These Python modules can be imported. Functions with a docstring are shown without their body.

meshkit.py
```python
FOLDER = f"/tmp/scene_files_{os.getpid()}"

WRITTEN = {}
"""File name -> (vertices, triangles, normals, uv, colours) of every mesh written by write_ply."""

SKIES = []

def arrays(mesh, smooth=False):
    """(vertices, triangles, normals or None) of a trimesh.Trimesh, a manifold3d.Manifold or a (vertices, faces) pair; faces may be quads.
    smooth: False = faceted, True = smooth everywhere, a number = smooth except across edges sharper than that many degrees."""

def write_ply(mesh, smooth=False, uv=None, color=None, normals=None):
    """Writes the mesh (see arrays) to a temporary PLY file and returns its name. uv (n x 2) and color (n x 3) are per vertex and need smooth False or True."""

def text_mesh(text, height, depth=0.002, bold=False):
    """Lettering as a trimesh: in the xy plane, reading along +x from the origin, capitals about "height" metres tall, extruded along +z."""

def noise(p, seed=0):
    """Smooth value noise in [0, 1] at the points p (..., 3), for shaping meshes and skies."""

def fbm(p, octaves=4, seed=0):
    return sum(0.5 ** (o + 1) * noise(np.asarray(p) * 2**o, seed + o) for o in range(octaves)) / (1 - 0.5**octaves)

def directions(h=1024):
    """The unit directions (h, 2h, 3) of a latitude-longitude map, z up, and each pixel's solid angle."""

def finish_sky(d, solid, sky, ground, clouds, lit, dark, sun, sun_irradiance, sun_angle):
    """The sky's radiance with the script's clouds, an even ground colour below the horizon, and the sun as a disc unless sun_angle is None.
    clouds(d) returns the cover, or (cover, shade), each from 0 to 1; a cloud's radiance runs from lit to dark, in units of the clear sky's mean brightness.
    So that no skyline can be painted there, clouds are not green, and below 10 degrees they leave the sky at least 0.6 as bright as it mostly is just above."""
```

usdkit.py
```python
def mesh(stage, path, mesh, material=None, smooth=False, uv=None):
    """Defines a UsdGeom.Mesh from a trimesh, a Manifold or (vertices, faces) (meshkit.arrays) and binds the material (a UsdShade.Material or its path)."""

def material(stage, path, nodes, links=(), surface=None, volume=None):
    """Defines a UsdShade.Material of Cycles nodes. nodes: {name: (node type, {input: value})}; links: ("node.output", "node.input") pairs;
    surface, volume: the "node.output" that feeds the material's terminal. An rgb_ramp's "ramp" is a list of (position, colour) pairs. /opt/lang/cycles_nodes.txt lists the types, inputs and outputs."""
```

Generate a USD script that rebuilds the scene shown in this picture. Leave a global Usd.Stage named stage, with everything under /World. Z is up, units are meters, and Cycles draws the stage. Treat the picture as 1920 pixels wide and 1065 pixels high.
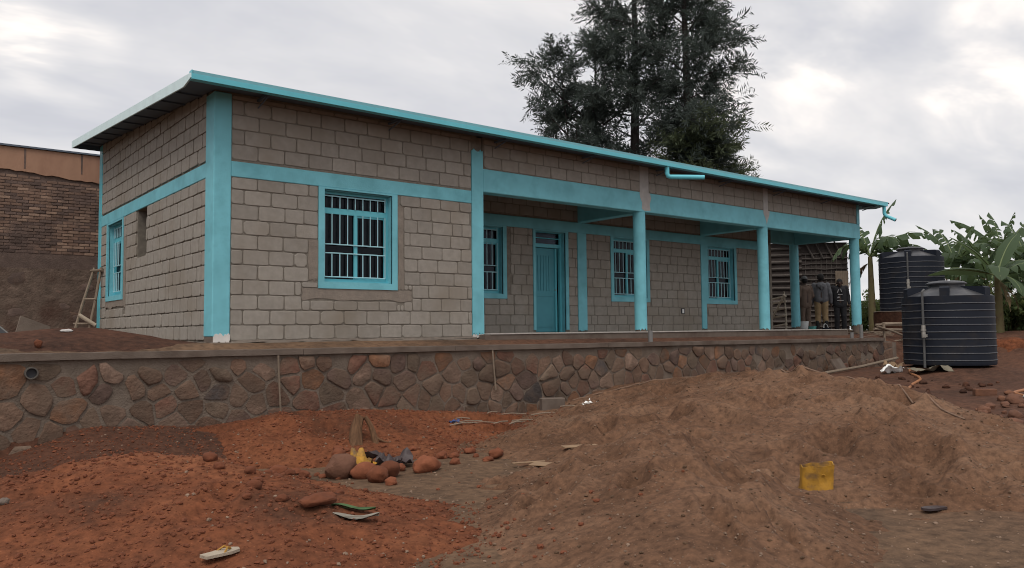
import math, random
import numpy as np, trimesh, usdkit, meshkit
import manifold3d as m3
from shapely.geometry import Polygon, box as sbox, MultiPoint
from shapely import voronoi_polygons, affinity
from pxr import Usd, UsdGeom, UsdLux, UsdShade, Gf, Sdf

stage = Usd.Stage.CreateInMemory()
UsdGeom.SetStageUpAxis(stage, UsdGeom.Tokens.z); UsdGeom.SetStageMetersPerUnit(stage, 1.0)
UsdGeom.Xform.Define(stage, '/World'); UsdGeom.Scope.Define(stage, '/World/Looks')
rng = random.Random(7); nr = np.random.default_rng(7)

# ---------------------------------------------------------------- camera, sky, sun
EYE = np.array([-3.792, -11.511, 0.103])
RIGHT = np.array([0.7800, -0.6257, -0.0101]); DOWN = np.array([0.0286, 0.0518, -0.9982]); FWD = np.array([0.6251, 0.7783, 0.0583])
cam = UsdGeom.Camera.Define(stage, '/World/Camera')
cam.CreateHorizontalApertureAttr(36.0); cam.CreateVerticalApertureAttr(36.0 * 568 / 1024)
cam.CreateFocalLengthAttr(36.0 * 1498 / 1920); cam.CreateClippingRangeAttr(Gf.Vec2f(0.05, 2000))
cam.CreateExposureAttr(0.44)
M = np.eye(4); M[0, :3] = RIGHT; M[1, :3] = -DOWN; M[2, :3] = -FWD; M[3, :3] = EYE
cam.AddTransformOp().Set(Gf.Matrix4d(*M.ravel().tolist()))

SUN_DIR = np.array([-0.55, -0.45, 1.15]); SUN_DIR = SUN_DIR / np.linalg.norm(SUN_DIR)
SUN_EL = math.asin(SUN_DIR[2]); SUN_ROT = math.atan2(SUN_DIR[0], SUN_DIR[1])
sky = UsdLux.DomeLight.Define(stage, '/World/sky')
CL = 7.5     # brightness of the cloud deck before the background strength
def lobe(d, k, name, nodes, links):
    d = np.array(d) / np.linalg.norm(d)
    nodes[name + 'n'] = ('normal', {'direction': tuple(d), 'normal': (0, 0, 1)})
sky_nodes = {
    'tc': ('texture_coordinate', {}),
    'sk': ('sky_texture', {'sky_type': 'single_scattering', 'sun_disc': False, 'sun_elevation': SUN_EL, 'sun_rotation': SUN_ROT}),
    'sep': ('separate_xyz', {}),
    'zz': ('math', {'math_type': 'add', 'value2': 0.22}),
    'zm': ('math', {'math_type': 'maximum', 'value2': 0.12}),
    'dx': ('math', {'math_type': 'divide'}), 'dy': ('math', {'math_type': 'divide'}),
    'uv': ('combine_xyz', {'z': 3.1}),
    'mp': ('mapping', {'mapping_type': 'point', 'rotation': (0, 0, 0.68), 'scale': (0.85, 1.55, 1.0), 'location': (2.3, 0.7, 0.0)}),
    'n1': ('noise_texture', {'scale': 1.15, 'detail': 8.0, 'roughness': 0.55, 'distortion': 0.3}),
    'n2': ('noise_texture', {'scale': 2.6, 'detail': 5.0, 'roughness': 0.5, 'distortion': 0.3}),
    'ad': ('mix', {'mix_type': 'mix', 'fac': 0.33}),
    'rp': ('rgb_ramp', {'ramp': [(0.0, (0.80 * CL * .62, 0.80 * CL * .63, 0.87 * CL * .62)), (0.38, (0.64 * CL, 0.645 * CL, 0.69 * CL)),
                                 (0.52, (0.775 * CL, 0.765 * CL, 0.78 * CL)), (0.61, (0.90 * CL, 0.87 * CL, 0.86 * CL)), (0.80, (1.40 * CL, 1.28 * CL, 1.16 * CL)), (1.0, (1.8 * CL, 1.6 * CL, 1.4 * CL))]}),
    'cm': ('mix', {'mix_type': 'mix', 'fac': 0.96}),
    'bg': ('background_shader', {'strength': 0.1}),
}
sky_links = [('tc.generated', 'sep.vector'), ('sep.z', 'zz.value1'), ('zz.value', 'zm.value1'), ('sep.x', 'dx.value1'), ('zm.value', 'dx.value2'),
             ('sep.y', 'dy.value1'), ('zm.value', 'dy.value2'), ('dx.value', 'uv.x'), ('dy.value', 'uv.y'), ('uv.vector', 'mp.vector'),
             ('mp.vector', 'n1.vector'), ('mp.vector', 'n2.vector'), ('n1.fac', 'ad.color1'), ('n2.fac', 'ad.color2'),
             ('sk.color', 'cm.color1'), ('rp.color', 'cm.color2'), ('cm.color', 'bg.color')]
prev = 'ad.color'      # breaks where the cloud is thin and the light comes through
for i, (d, c0, amp) in enumerate((((.818, .469, .334), .9965, .14), ((.914, .312, .26), .9958, .16), ((.147, .943, .30), .9988, .10), ((.085, .951, .30), .9987, .12), ((.80, .53, .265), .9950, .05))):
    d = np.array(d) / np.linalg.norm(d)
    sky_nodes.update({f'ld{i}': ('normal', {'direction': tuple(d)}), f'lm{i}': ('map_range', {'range_type': 'smoothstep', 'from_min': c0 - .002, 'from_max': 1.0, 'to_min': 0.0, 'to_max': amp, 'clamp': True}), f'la{i}': ('math', {'math_type': 'multiply'}), f'ls{i}': ('math', {'math_type': 'add'})})
    sky_links += [('tc.generated', f'ld{i}.normal'), (f'ld{i}.dot', f'lm{i}.value'), (f'lm{i}.result', f'la{i}.value1'), ('nb.result', f'la{i}.value2'), (f'la{i}.value', f'ls{i}.value1'), (prev, f'ls{i}.value2')]
    prev = f'ls{i}.value'
sky_nodes['nb'] = ('map_range', {'from_min': .38, 'from_max': .62, 'to_min': .25, 'to_max': 1.5}); sky_links += [('n2.fac', 'nb.value'), (prev, 'rp.fac')]
skm = usdkit.material(stage, '/World/Looks/sky_look', sky_nodes, sky_links, surface='bg.background')
UsdShade.MaterialBindingAPI.Apply(sky.GetPrim()).Bind(skm)
sky.GetPrim().SetCustomDataByKey('kind', 'structure'); sky.GetPrim().SetCustomDataByKey('label', 'grey overcast sky with soft bright breaks in the cloud'); sky.GetPrim().SetCustomDataByKey('category', 'sky')
sun = UsdLux.DistantLight.Define(stage, '/World/sun')
sun.CreateNormalizeAttr(True); sun.CreateIntensityAttr(0.40); sun.CreateAngleAttr(35.0); sun.CreateColorAttr(Gf.Vec3f(1.0, 0.95, 0.88))
zax = SUN_DIR; xax = np.cross([0, 0, 1.0], zax); xax /= np.linalg.norm(xax); yax = np.cross(zax, xax)
S = np.eye(4); S[0, :3] = xax; S[1, :3] = yax; S[2, :3] = zax
sun.AddTransformOp().Set(Gf.Matrix4d(*S.ravel().tolist()))

# ---------------------------------------------------------------- helpers
_names = {}
def numbered(parent, name):
    k = (parent, name); n = _names.get(k, 0); _names[k] = n + 1
    return f'{parent}/{name}' if n == 0 else f'{parent}/{name}_{n:03d}'
def cd(p, **kw):
    for k, v in kw.items():
        if v is not None: p.SetCustomDataByKey(k, v)
    return p
def path_of(p): return '/World' if p is None else (p if isinstance(p, str) else str(p.GetPath()))
def thing(name, label, category, loc=(0, 0, 0), rz=0, group=None, kind=None, ry=0, rx=0):
    x = UsdGeom.Xform.Define(stage, numbered('/World', name))
    x.AddTranslateOp().Set(Gf.Vec3d(*map(float, loc)))
    if rz: x.AddRotateZOp().Set(float(rz))
    if ry: x.AddRotateYOp().Set(float(ry))
    if rx: x.AddRotateXOp().Set(float(rx))
    return cd(x.GetPrim(), label=label, category=category, group=group, kind=kind)
def part(name, mesh, mat, parent=None, label=None, smooth=False, category=None, group=None, kind=None):
    p = usdkit.mesh(stage, numbered(path_of(parent), name), mesh, mat, smooth=smooth).GetPrim()
    return cd(p, label=label, category=category, group=group, kind=kind)
cat = trimesh.util.concatenate
def box(x0, x1, y0, y1, z0, z1, ch=0.0):
    if ch <= 0:
        b = trimesh.creation.box((x1 - x0, y1 - y0, z1 - z0)); b.apply_translation(((x0 + x1) / 2, (y0 + y1) / 2, (z0 + z1) / 2)); return b
    c = min(ch, (x1 - x0) * .45, (y1 - y0) * .45, (z1 - z0) * .45); pts = []
    for X, sx in ((x0, 1), (x1, -1)):
        for Y, sy in ((y0, 1), (y1, -1)):
            for Z, sz in ((z0, 1), (z1, -1)):
                pts += [(X + sx * c, Y + sy * c, Z), (X + sx * c, Y, Z + sz * c), (X, Y + sy * c, Z + sz * c)]
    return trimesh.convex.convex_hull(np.array(pts))
def rod(a, b, r, n=8, r2=None):
    a, b = np.array(a, float), np.array(b, float); d = b - a; L = np.linalg.norm(d); d = d / L
    u = np.cross(d, [0, 0, 1.0]);
    if np.linalg.norm(u) < 1e-3: u = np.array([1.0, 0, 0])
    u /= np.linalg.norm(u); w = np.cross(d, u); t = np.linspace(0, 2 * np.pi, n, endpoint=False)
    ring = np.outer(np.cos(t), u) + np.outer(np.sin(t), w); r2 = r if r2 is None else r2
    v = np.vstack([a + ring * r, b + ring * r2, a, b]); f = []
    for i in range(n):
        j = (i + 1) % n; f += [(i, n + j, j), (i, n + i, n + j), (2 * n, i, j), (2 * n + 1, n + j, n + i)]
    m = trimesh.Trimesh(v, f, process=False)
    if m.volume < 0: m.invert()
    return m
def tube(pts, r, n=8, taper=None):
    pts = np.array(pts, float); k = len(pts); rad = np.full(k, r) if taper is None else np.linspace(r, taper, k)
    if np.ndim(r): rad = np.array(r, float)
    T = np.gradient(pts, axis=0); T /= np.linalg.norm(T, axis=1)[:, None]
    u = np.cross(T[0], [0, 0, 1.0]);
    if np.linalg.norm(u) < 1e-2: u = np.cross(T[0], [1.0, 0, 0])
    V, F = [], []; t = np.linspace(0, 2 * np.pi, n, endpoint=False)
    for i in range(k):
        u = u - T[i] * (u @ T[i]); u /= np.linalg.norm(u); w = np.cross(T[i], u)
        V.append(pts[i] + rad[i] * (np.outer(np.cos(t), u) + np.outer(np.sin(t), w)))
    V = np.vstack(V + [pts[:1], pts[-1:]])
    for i in range(k - 1):
        for a in range(n):
            b = (a + 1) % n; F += [(i * n + a, i * n + b, (i + 1) * n + b), (i * n + a, (i + 1) * n + b, (i + 1) * n + a)]
    for a in range(n):
        b = (a + 1) % n; F += [(k * n, b, a), (k * n + 1, (k - 1) * n + a, (k - 1) * n + b)]
    return trimesh.Trimesh(V, F, process=False)
def spline(pts, n=24):
    from scipy.interpolate import PchipInterpolator
    p = np.array(pts, float); t = np.r_[0, np.cumsum(np.linalg.norm(np.diff(p, axis=0), axis=1))]
    return PchipInterpolator(t, p)(np.linspace(0, t[-1], n))
def lathe(prof, n=40):
    return trimesh.creation.revolve(np.array(prof, float), sections=n)
def extr(poly, frame, t0, t1):
    """polygon in (u, w) -> solid from depth t0 to t1 along n; frame = (origin, u, w, n)"""
    m = trimesh.creation.extrude_polygon(poly, t1 - t0, engine='earcut'); o, u, w, n = frame
    v = np.array(m.vertices); p = o + np.outer(v[:, 0], u) + np.outer(v[:, 1], w) + np.outer(v[:, 2] + t0, n)
    m = trimesh.Trimesh(p, m.faces, process=False)
    if m.volume < 0: m.invert()
    return m
def fr(o, u, n): return (np.array(o, float), np.array(u, float), np.array([0, 0, 1.0]), np.array(n, float))
def pillow(ring, frame, rise, inset, base=-0.012):
    """faceted slab on a wall: outer ring at base, the same ring at half rise, an inset cap"""
    r = np.array(ring, float); k = len(r); c = r.mean(0); d = r - c; L = np.linalg.norm(d, axis=1)[:, None]
    inn = c + d * np.maximum(1 - inset / np.maximum(L, 1e-4), .3); o, u, w, n = frame
    P = lambda q, h: o + np.outer(q[:, 0], u) + np.outer(q[:, 1], w) + np.outer(np.broadcast_to(h, len(q)), n)
    V = np.vstack([P(r, base), P(r, rise * .55), P(inn, rise), P(c[None], rise * 1.05)]); F = []
    for a in range(k):
        b = (a + 1) % k
        for s in (0, k): F += [(s + a, s + b, s + k + b), (s + a, s + k + b, s + k + a)]
        F += [(2 * k + a, 2 * k + b, 3 * k)]
    m = trimesh.Trimesh(V, F, process=False)
    if np.dot(m.face_normals[2::5].mean(0), n) < 0 and np.dot(m.face_normals.mean(0), n) < 0: m.invert()
    return m
def rock(r, seed, squash=(1, 1, .75), sub=2, rough=.35):
    s = trimesh.creation.icosphere(sub, 1.0); v = np.array(s.vertices)
    n = meshkit.fbm(v * 1.3 + seed * 7.1, 3, seed) - .5; n2 = meshkit.fbm(v * 3.2 + seed, 2, seed + 5) - .5
    v = v * (1 + rough * 1.8 * n + rough * .5 * n2)[:, None] * np.array(squash) * r
    return trimesh.Trimesh(v, s.faces, process=False)

# ---------------------------------------------------------------- materials
def mat(name, base, var=0.25, scale=3.0, rough=0.85, bump=0.0, bscale=40.0, dark=None, spec=0.3, objvar=0.0, metallic=0.0, tint=None, tscale=1.2, tlo=.5, thi=.68, detail=6.0, stretch=None):
    """base colour with noise, per-object variation, an optional second colour in patches, and fine relief"""
    b = np.array(base, float)
    N = {'g': ('geometry', {}), 'n': ('noise_texture', {'scale': scale, 'detail': detail, 'roughness': 0.6}),
         'r': ('rgb_ramp', {'ramp': [(.25, tuple(b * (1 - var))), (.5, tuple(b)), (.75, tuple(np.minimum(b * (1 + var), .95)))]}),
         'p': ('principled_bsdf', {'roughness': rough, 'specular_ior_level': spec, 'metallic': metallic})}
    Lk = [('n.fac', 'r.fac')]; vec = 'g.position'
    if stretch:
        N['mp'] = ('mapping', {'mapping_type': 'point', 'scale': stretch}); Lk.append(('g.position', 'mp.vector')); vec = 'mp.vector'
    Lk.append((vec, 'n.vector')); col = 'r.color'
    if tint is not None:
        N['tn'] = ('noise_texture', {'scale': tscale, 'detail': 5.0, 'roughness': .6}); N['tr'] = ('map_range', {'from_min': tlo, 'from_max': thi, 'clamp': True})
        N['tm'] = ('mix', {'mix_type': 'mix', 'color2': tuple(tint)})
        Lk += [(vec, 'tn.vector'), ('tn.fac', 'tr.value'), ('tr.result', 'tm.fac'), (col, 'tm.color1')]; col = 'tm.color'
    if objvar:
        N['oi'] = ('object_info', {}); N['om'] = ('map_range', {'to_min': 1 - objvar, 'to_max': 1 + objvar}); N['oh'] = ('hsv', {})
        N['ad'] = ('math', {'math_type': 'add'}); N['fr'] = ('math', {'math_type': 'fraction'})
        Lk += [('oi.random', 'ad.value1'), ('g.random_per_island', 'ad.value2'), ('ad.value', 'fr.value1'), ('fr.value', 'om.value'), ('om.result', 'oh.value'), (col, 'oh.color')]; col = 'oh.color'
    Lk.append((col, 'p.base_color'))
    if bump:
        N['bn'] = ('noise_texture', {'scale': bscale, 'detail': 4.0, 'roughness': .65}); N['bu'] = ('bump', {'strength': bump, 'distance': 0.02})
        Lk += [(vec, 'bn.vector'), ('bn.fac', 'bu.height'), ('bu.normal', 'p.normal')]
    return usdkit.material(stage, '/World/Looks/' + name, N, Lk, surface='p.BSDF')
BLUE = (.175, .49, .565)
M_blue = mat('blue_paint', BLUE, .14, 1.6, .6, .25, 45, tint=(.125, .37, .43), tscale=2.2, tlo=.48, thi=.75)
M_bluegloss = mat('blue_gloss_paint', (.125, .48, .56), .05, 4, .38, 0)
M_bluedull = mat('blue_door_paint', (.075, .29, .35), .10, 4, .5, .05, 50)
M_block = mat('concrete_block', (.292, .264, .230), .14, 9, .95, .5, 90, objvar=.09, tint=(.24, .205, .165), tscale=.8, tlo=.5, thi=.75)
M_mortar = mat('wall_mortar', (.20, .176, .146), .25, 14, .95, .6, 70)
M_plaster = mat('rough_plaster', (.235, .198, .165), .2, 8, .95, .6, 60)
M_conc = mat('grey_concrete', (.135, .105, .085), .2, 5, .9, .4, 60, tint=(.09, .062, .048), tscale=1.5)
M_concpale = mat('pale_concrete', (.42, .40, .38), .15, 8, .9, .3, 60)
M_screed = mat('pale_screed', (.36, .33, .30), .2, 6, .85, .3, 60)
M_primer = mat('white_primer', (.6, .57, .54), .12, 8, .8, .2, 60)
M_soffit = mat('soffit_sheet', (.085, .105, .135), .12, 3, .6, 0)
M_roof = mat('roof_sheet_metal', (.10, .12, .15), .2, 4, .45, 0, metallic=.3)
M_barge = mat('pale_barge_board', (.60, .74, .75), .08, 5, .55, 0)
M_glass = usdkit.material(stage, '/World/Looks/window_glass', {'f': ('fresnel', {'IOR': 1.5}), 't': ('transparent_bsdf', {'color': (.30, .34, .38)}), 'gl': ('glossy_bsdf', {'roughness': .12, 'color': (.30, .32, .36)}), 'm': ('mix_closure', {})},
                          [('f.fac', 'm.fac'), ('t.BSDF', 'm.closure1'), ('gl.BSDF', 'm.closure2')], surface='m.closure')
M_dark = mat('dark_interior', (.06, .06, .065), .2, 3, .9)
M_steel = mat('window_bar_paint', (.36, .60, .66), .06, 5, .45)
M_white = mat('white_plastic', (.75, .75, .73), .05, 8, .4)
M_wood = mat('weathered_wood', (.20, .155, .115), .3, 6, .9, .4, 60, stretch=(6, 6, 1), objvar=.15)
M_woodpale = mat('pale_timber', (.36, .30, .23), .2, 6, .85, .3, 60, objvar=.12)
M_ply = mat('plywood_scrap', (.25, .165, .10), .2, 5, .85, .2, 60)
M_tank = mat('black_tank_plastic', (.011, .014, .022), .2, 3, .58, .05, 30, spec=.2, tint=(.030, .026, .025), tscale=1.6, tlo=.52, thi=.75)
M_pipe = mat('grey_pipe', (.17, .165, .16), .15, 8, .6)
M_brass = mat('dull_valve_metal', (.35, .33, .30), .2, 10, .5, metallic=.4)
def soil(name, a, b, c, s1, s2, bump, peb, far=None):
    N = {'g': ('geometry', {}), 'n1': ('noise_texture', {'scale': s1, 'detail': 8., 'roughness': .62}), 'n2': ('noise_texture', {'scale': s2, 'detail': 5., 'roughness': .7}),
         'r1': ('rgb_ramp', {'ramp': [(.3, a), (.5, b), (.7, c)]}), 'r2': ('rgb_ramp', {'ramp': [(.28, (.50, .50, .52)), (.5, (1, 1, 1)), (.72, (1.45, 1.42, 1.38))]}),
         'mu': ('mix', {'mix_type': 'multiply', 'fac': 1.0}), 'v': ('voronoi_texture', {'scale': peb, 'randomness': 1.0}), 'vr': ('map_range', {'from_min': .0, 'from_max': .35, 'to_min': 1., 'to_max': 0., 'clamp': True}),
         'vc': ('separate_color', {}), 'vs': ('math', {'math_type': 'greater_than', 'value2': .86}), 'vm': ('math', {'math_type': 'multiply'}),
         'pm': ('mix', {'mix_type': 'mix', 'color2': tuple(np.array(c) * 1.5)}),
         'b1': ('bump', {'strength': bump, 'distance': .025}), 'b2': ('bump', {'strength': bump * .8, 'distance': .012}), 'n3': ('noise_texture', {'scale': s2 * 2.7, 'detail': 4., 'roughness': .7}),
         'p': ('principled_bsdf', {'roughness': .95, 'specular_ior_level': .12})}
    col = 'r1.color'
    L = [('g.position', x + '.vector') for x in ('n1', 'n2', 'n3', 'v')] + [('n1.fac', 'r1.fac'), ('n2.fac', 'r2.fac'), ('r2.color', 'mu.color2'),
         ('v.distance', 'vr.value'), ('v.color', 'vc.color'), ('vc.r', 'vs.value1'), ('vs.value', 'vm.value1'), ('vr.result', 'vm.value2'), ('vm.value', 'pm.fac'), ('mu.color', 'pm.color1'),
         ('pm.color', 'p.base_color'), ('n2.fac', 'b1.height'), ('n3.fac', 'b2.height'), ('b1.normal', 'b2.normal'), ('b2.normal', 'p.normal')]
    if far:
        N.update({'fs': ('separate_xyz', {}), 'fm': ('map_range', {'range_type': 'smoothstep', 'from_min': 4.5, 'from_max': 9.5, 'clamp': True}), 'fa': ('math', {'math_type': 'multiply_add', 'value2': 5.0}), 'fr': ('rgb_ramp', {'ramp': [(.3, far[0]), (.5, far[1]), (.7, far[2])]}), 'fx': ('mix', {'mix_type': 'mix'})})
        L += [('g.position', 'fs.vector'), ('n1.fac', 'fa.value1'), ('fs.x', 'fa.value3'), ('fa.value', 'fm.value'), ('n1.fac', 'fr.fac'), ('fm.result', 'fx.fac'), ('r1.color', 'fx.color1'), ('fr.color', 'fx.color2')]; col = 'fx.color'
    L.append((col, 'mu.color1'))
    return usdkit.material(stage, '/World/Looks/' + name, N, L, surface='p.BSDF')
M_red = soil('red_laterite_soil', (.056, .027, .017), (.132, .046, .022), (.168, .064, .031), .75, 13, .55, 46)
M_red2 = soil('dark_red_soil', (.042, .027, .020), (.072, .033, .021), (.105, .040, .023), .6, 13, .55, 46)
M_sand = soil('brown_sand', (.074, .039, .023), (.122, .066, .040), (.162, .094, .059), .8, 14, .6, 60)
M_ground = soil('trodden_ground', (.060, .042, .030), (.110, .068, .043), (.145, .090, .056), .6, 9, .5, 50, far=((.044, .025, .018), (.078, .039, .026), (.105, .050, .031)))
M_bank = soil('dark_site_soil', (.036, .021, .016), (.062, .030, .020), (.085, .038, .024), .8, 10, .6, 40)

# ---------------------------------------------------------------- terrain
def sst(a, b, x): t = np.clip((x - a) / (b - a), 0, 1); return t * t * (3 - 2 * t)
def fb(x, y, s, o=4, seed=0): return meshkit.fbm(np.stack([x * s, y * s, np.zeros_like(x) + .37], -1), o, seed) - .5
def cap_z(x): return -.105 - .0042 * (np.asarray(x, float) + 2)
def ground_h(x, y):
    x, y = np.broadcast_arrays(np.asarray(x, float), np.asarray(y, float))
    lo = np.interp(x, [-60, -3, 3, 6, 9, 12, 17.5, 20.2, 20.6, 22.8, 60], [-1.6, -1.46, -1.45, -1.32, -1.15, -1.02, -.94, -.62, -.38, -.06, .25])
    lo = lo + .25 * np.exp(-((x - 15) ** 2 + (y + 3.66) ** 2) / 2.6) + .05 * fb(x, y, .6, 4, 3) + .035 * fb(x, y, 2.3, 3, 8)
    up = cap_z(x) - .03 + .12 * sst(-.75, -.05, y) + .05 * fb(x, y, 1.1, 4, 11)
    up = up + sst(14, 20, x) * .08 * sst(-.2, 1.5, y)
    wy = 1.2 * sst(17.7, 19.2, x)
    m = sst(-.93 - wy, -.74 + wy, y)
    return lo * (1 - m) + up * m
def heightfield(xs, ys, hf, keep=None):
    X, Y = np.meshgrid(xs, ys, indexing='xy'); Z = hf(X, Y); nx, ny = len(xs), len(ys)
    V = np.stack([X, Y, Z], -1).reshape(-1, 3); i = np.arange(nx * ny).reshape(ny, nx)
    a, b, c, d = i[:-1, :-1].ravel(), i[:-1, 1:].ravel(), i[1:, 1:].ravel(), i[1:, :-1].ravel()
    F = np.vstack([np.stack([a, b, c], 1), np.stack([a, c, d], 1)])
    if keep is not None:
        k = keep(X, Y, Z).ravel(); F = F[k[F].any(1)]; u, inv = np.unique(F, return_inverse=True); V, F = V[u], inv.reshape(-1, 3)
    return trimesh.Trimesh(V, F, process=False)
def grow(a, b, s0, k): 
    o = [a]; s = s0
    while abs(o[-1] - a) < abs(b - a): o.append(o[-1] + math.copysign(s, b - a)); s *= k
    return o[1:]
gx = np.array(sorted(grow(-7, -400, .1, 1.25)) + list(np.arange(-7, 8, .06)) + list(np.arange(8, 21, .1)) + grow(20.9, 500, .15, 1.2))
gy = np.array(sorted(grow(-12.5, -400, .1, 1.3)) + list(np.arange(-12.5, -1.2, .06)) + list(np.arange(-1.2, -.5, .04)) + list(np.arange(-.5, 4, .12)) + grow(3.9, 600, .15, 1.2))
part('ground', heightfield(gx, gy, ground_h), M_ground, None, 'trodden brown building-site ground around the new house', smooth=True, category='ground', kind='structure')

def ridge_h(x, y, pts, front, back, concave=0.0):
    """height of a heap with a crest polyline (x, y, z): falls away at slope front on one side and back on the other"""
    P = np.array(pts, float); best = np.full(x.shape, -9.0)
    for a, b in zip(P[:-1], P[1:]):
        d = b - a; L2 = d[0] ** 2 + d[1] ** 2; t = np.clip(((x - a[0]) * d[0] + (y - a[1]) * d[1]) / L2, 0, 1)
        px, py = x - a[0] - t * d[0], y - a[1] - t * d[1]; D = np.hypot(px, py); side = (d[0] * py - d[1] * px) > 0
        s = np.where(side, back, front); z = a[2] + t * d[2] - s * (np.sqrt(D * D + .03) - .17) + concave * np.minimum(D, 3) ** 2
        best = np.maximum(best, z)
    return best
def dimples(x, y, n, xr, yr, r, dep, seed):
    q = np.random.default_rng(seed); o = np.zeros_like(x)
    for _ in range(n):
        cx, cy = q.uniform(*xr), q.uniform(*yr); rr = q.uniform(*r); a = q.uniform(0, 3.14); e = q.uniform(1, 1.8)
        ux, uy = (x - cx) * math.cos(a) + (y - cy) * math.sin(a), -(x - cx) * math.sin(a) + (y - cy) * math.cos(a)
        D = np.sqrt((ux / e) ** 2 + uy ** 2) / rr; o += q.uniform(*dep) * (-np.exp(-D ** 2 * 2.2) + .45 * np.exp(-(D - 1.15) ** 2 * 9))
    return o
def heap_a(x, y):
    z = ridge_h(x, y, [(-.25, -1.05, -1.22), (.15, -1.2, -1.06), (.5, -1.3, -1.0), (1.5, -1.4, -.99), (2.5, -1.4, -1.10), (3.4, -1.5, -1.27), (4.2, -1.6, -1.42)], .30, .1)
    z = z - .42 * np.exp(-(((x + .75) / .8) ** 2 + ((y + 2.95) / .55) ** 2))
    return z + .09 * fb(x, y, 1.5, 4, 21) + .05 * fb(x, y, 6, 4, 22) + dimples(x, y, 16, (-2.5, 4), (-3.6, -1.2), (.1, .25), (.02, .07), 4) + .14 * (.5 - sst(.9, 1.8, np.abs(x - 1.7)))*np.exp(-(y+1.8)**2)*0
def heap_d(x, y):
    z = ridge_h(x, y, [(-2.75, -1.0, -1.75), (-2.3, -1.0, -1.40), (-1.9, -1.0, -1.12), (-1.6, -1.0, -.98), (-1.1, -1.0, -1.0), (-.3, -1.0, -1.14), (.2, -1.0, -1.3)], .30, .1)
    z = z - .42 * np.exp(-(((x + .75) / .8) ** 2 + ((y + 2.95) / .55) ** 2))
    return z + .09 * fb(x, y, 1.5, 4, 25) + .03 * fb(x, y, 6, 4, 26)
def heap_b(x, y):
    z = ridge_h(x, y, [(-4.5, -3.3, -1.30), (-3.6, -3.5, -1.20), (-2.6, -3.85, -1.05), (-1.95, -4.2, -.89), (-1.6, -4.6, -.93), (-1.25, -5.15, -1.13)], .23, .50)
    return z + .09 * fb(x, y, 1.4, 4, 31) + .05 * fb(x, y, 6.5, 4, 32) + dimples(x, y, 14, (-4, -.6), (-7, -3.6), (.1, .28), (.02, .08), 5)
SAND = [(5.7, -1.0, -1.24), (6.6, -1.2, -1.06), (7.6, -1.6, -.84), (8.1, -2.6, -.70), (7.7, -3.6, -.64), (7.15, -4.75, -.56), (7.0, -5.6, -.62), (6.75, -6.3, -.74), (6.3, -7.0, -.86), (5.9, -7.6, -.98), (5.2, -8.5, -1.15), (4.4, -9.6, -1.3)]
HOLES = [(1.0, -7.1, .30, .16, .6, .10), (1.75, -7.45, .28, .2, 1.0, .13), (2.6, -6.6, .3, .2, .3, .12), (3.1, -7.15, .4, .22, .8, .12), (4.4, -7.8, .9, .32, .55, .20), (4.5, -4.3, .5, .25, .2, .12), (3.4, -4.3, .45, .2, .5, .10), (4.2, -6.95, .45, .25, .9, .13), (5.0, -7.0, .4, .3, .4, .11), (4.6, -5.3, .5, .25, 1.2, .11), (3.5, -5.6, .4, .22, .1, .12), (5.6, -5.4, .5, .25, .6, .10), (.6, -8.2, .5, .10, .95, .08), (1.1, -8.3, .6, .10, .9, .08), (5.8, -3.4, .45, .25, .8, .10)]
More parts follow.
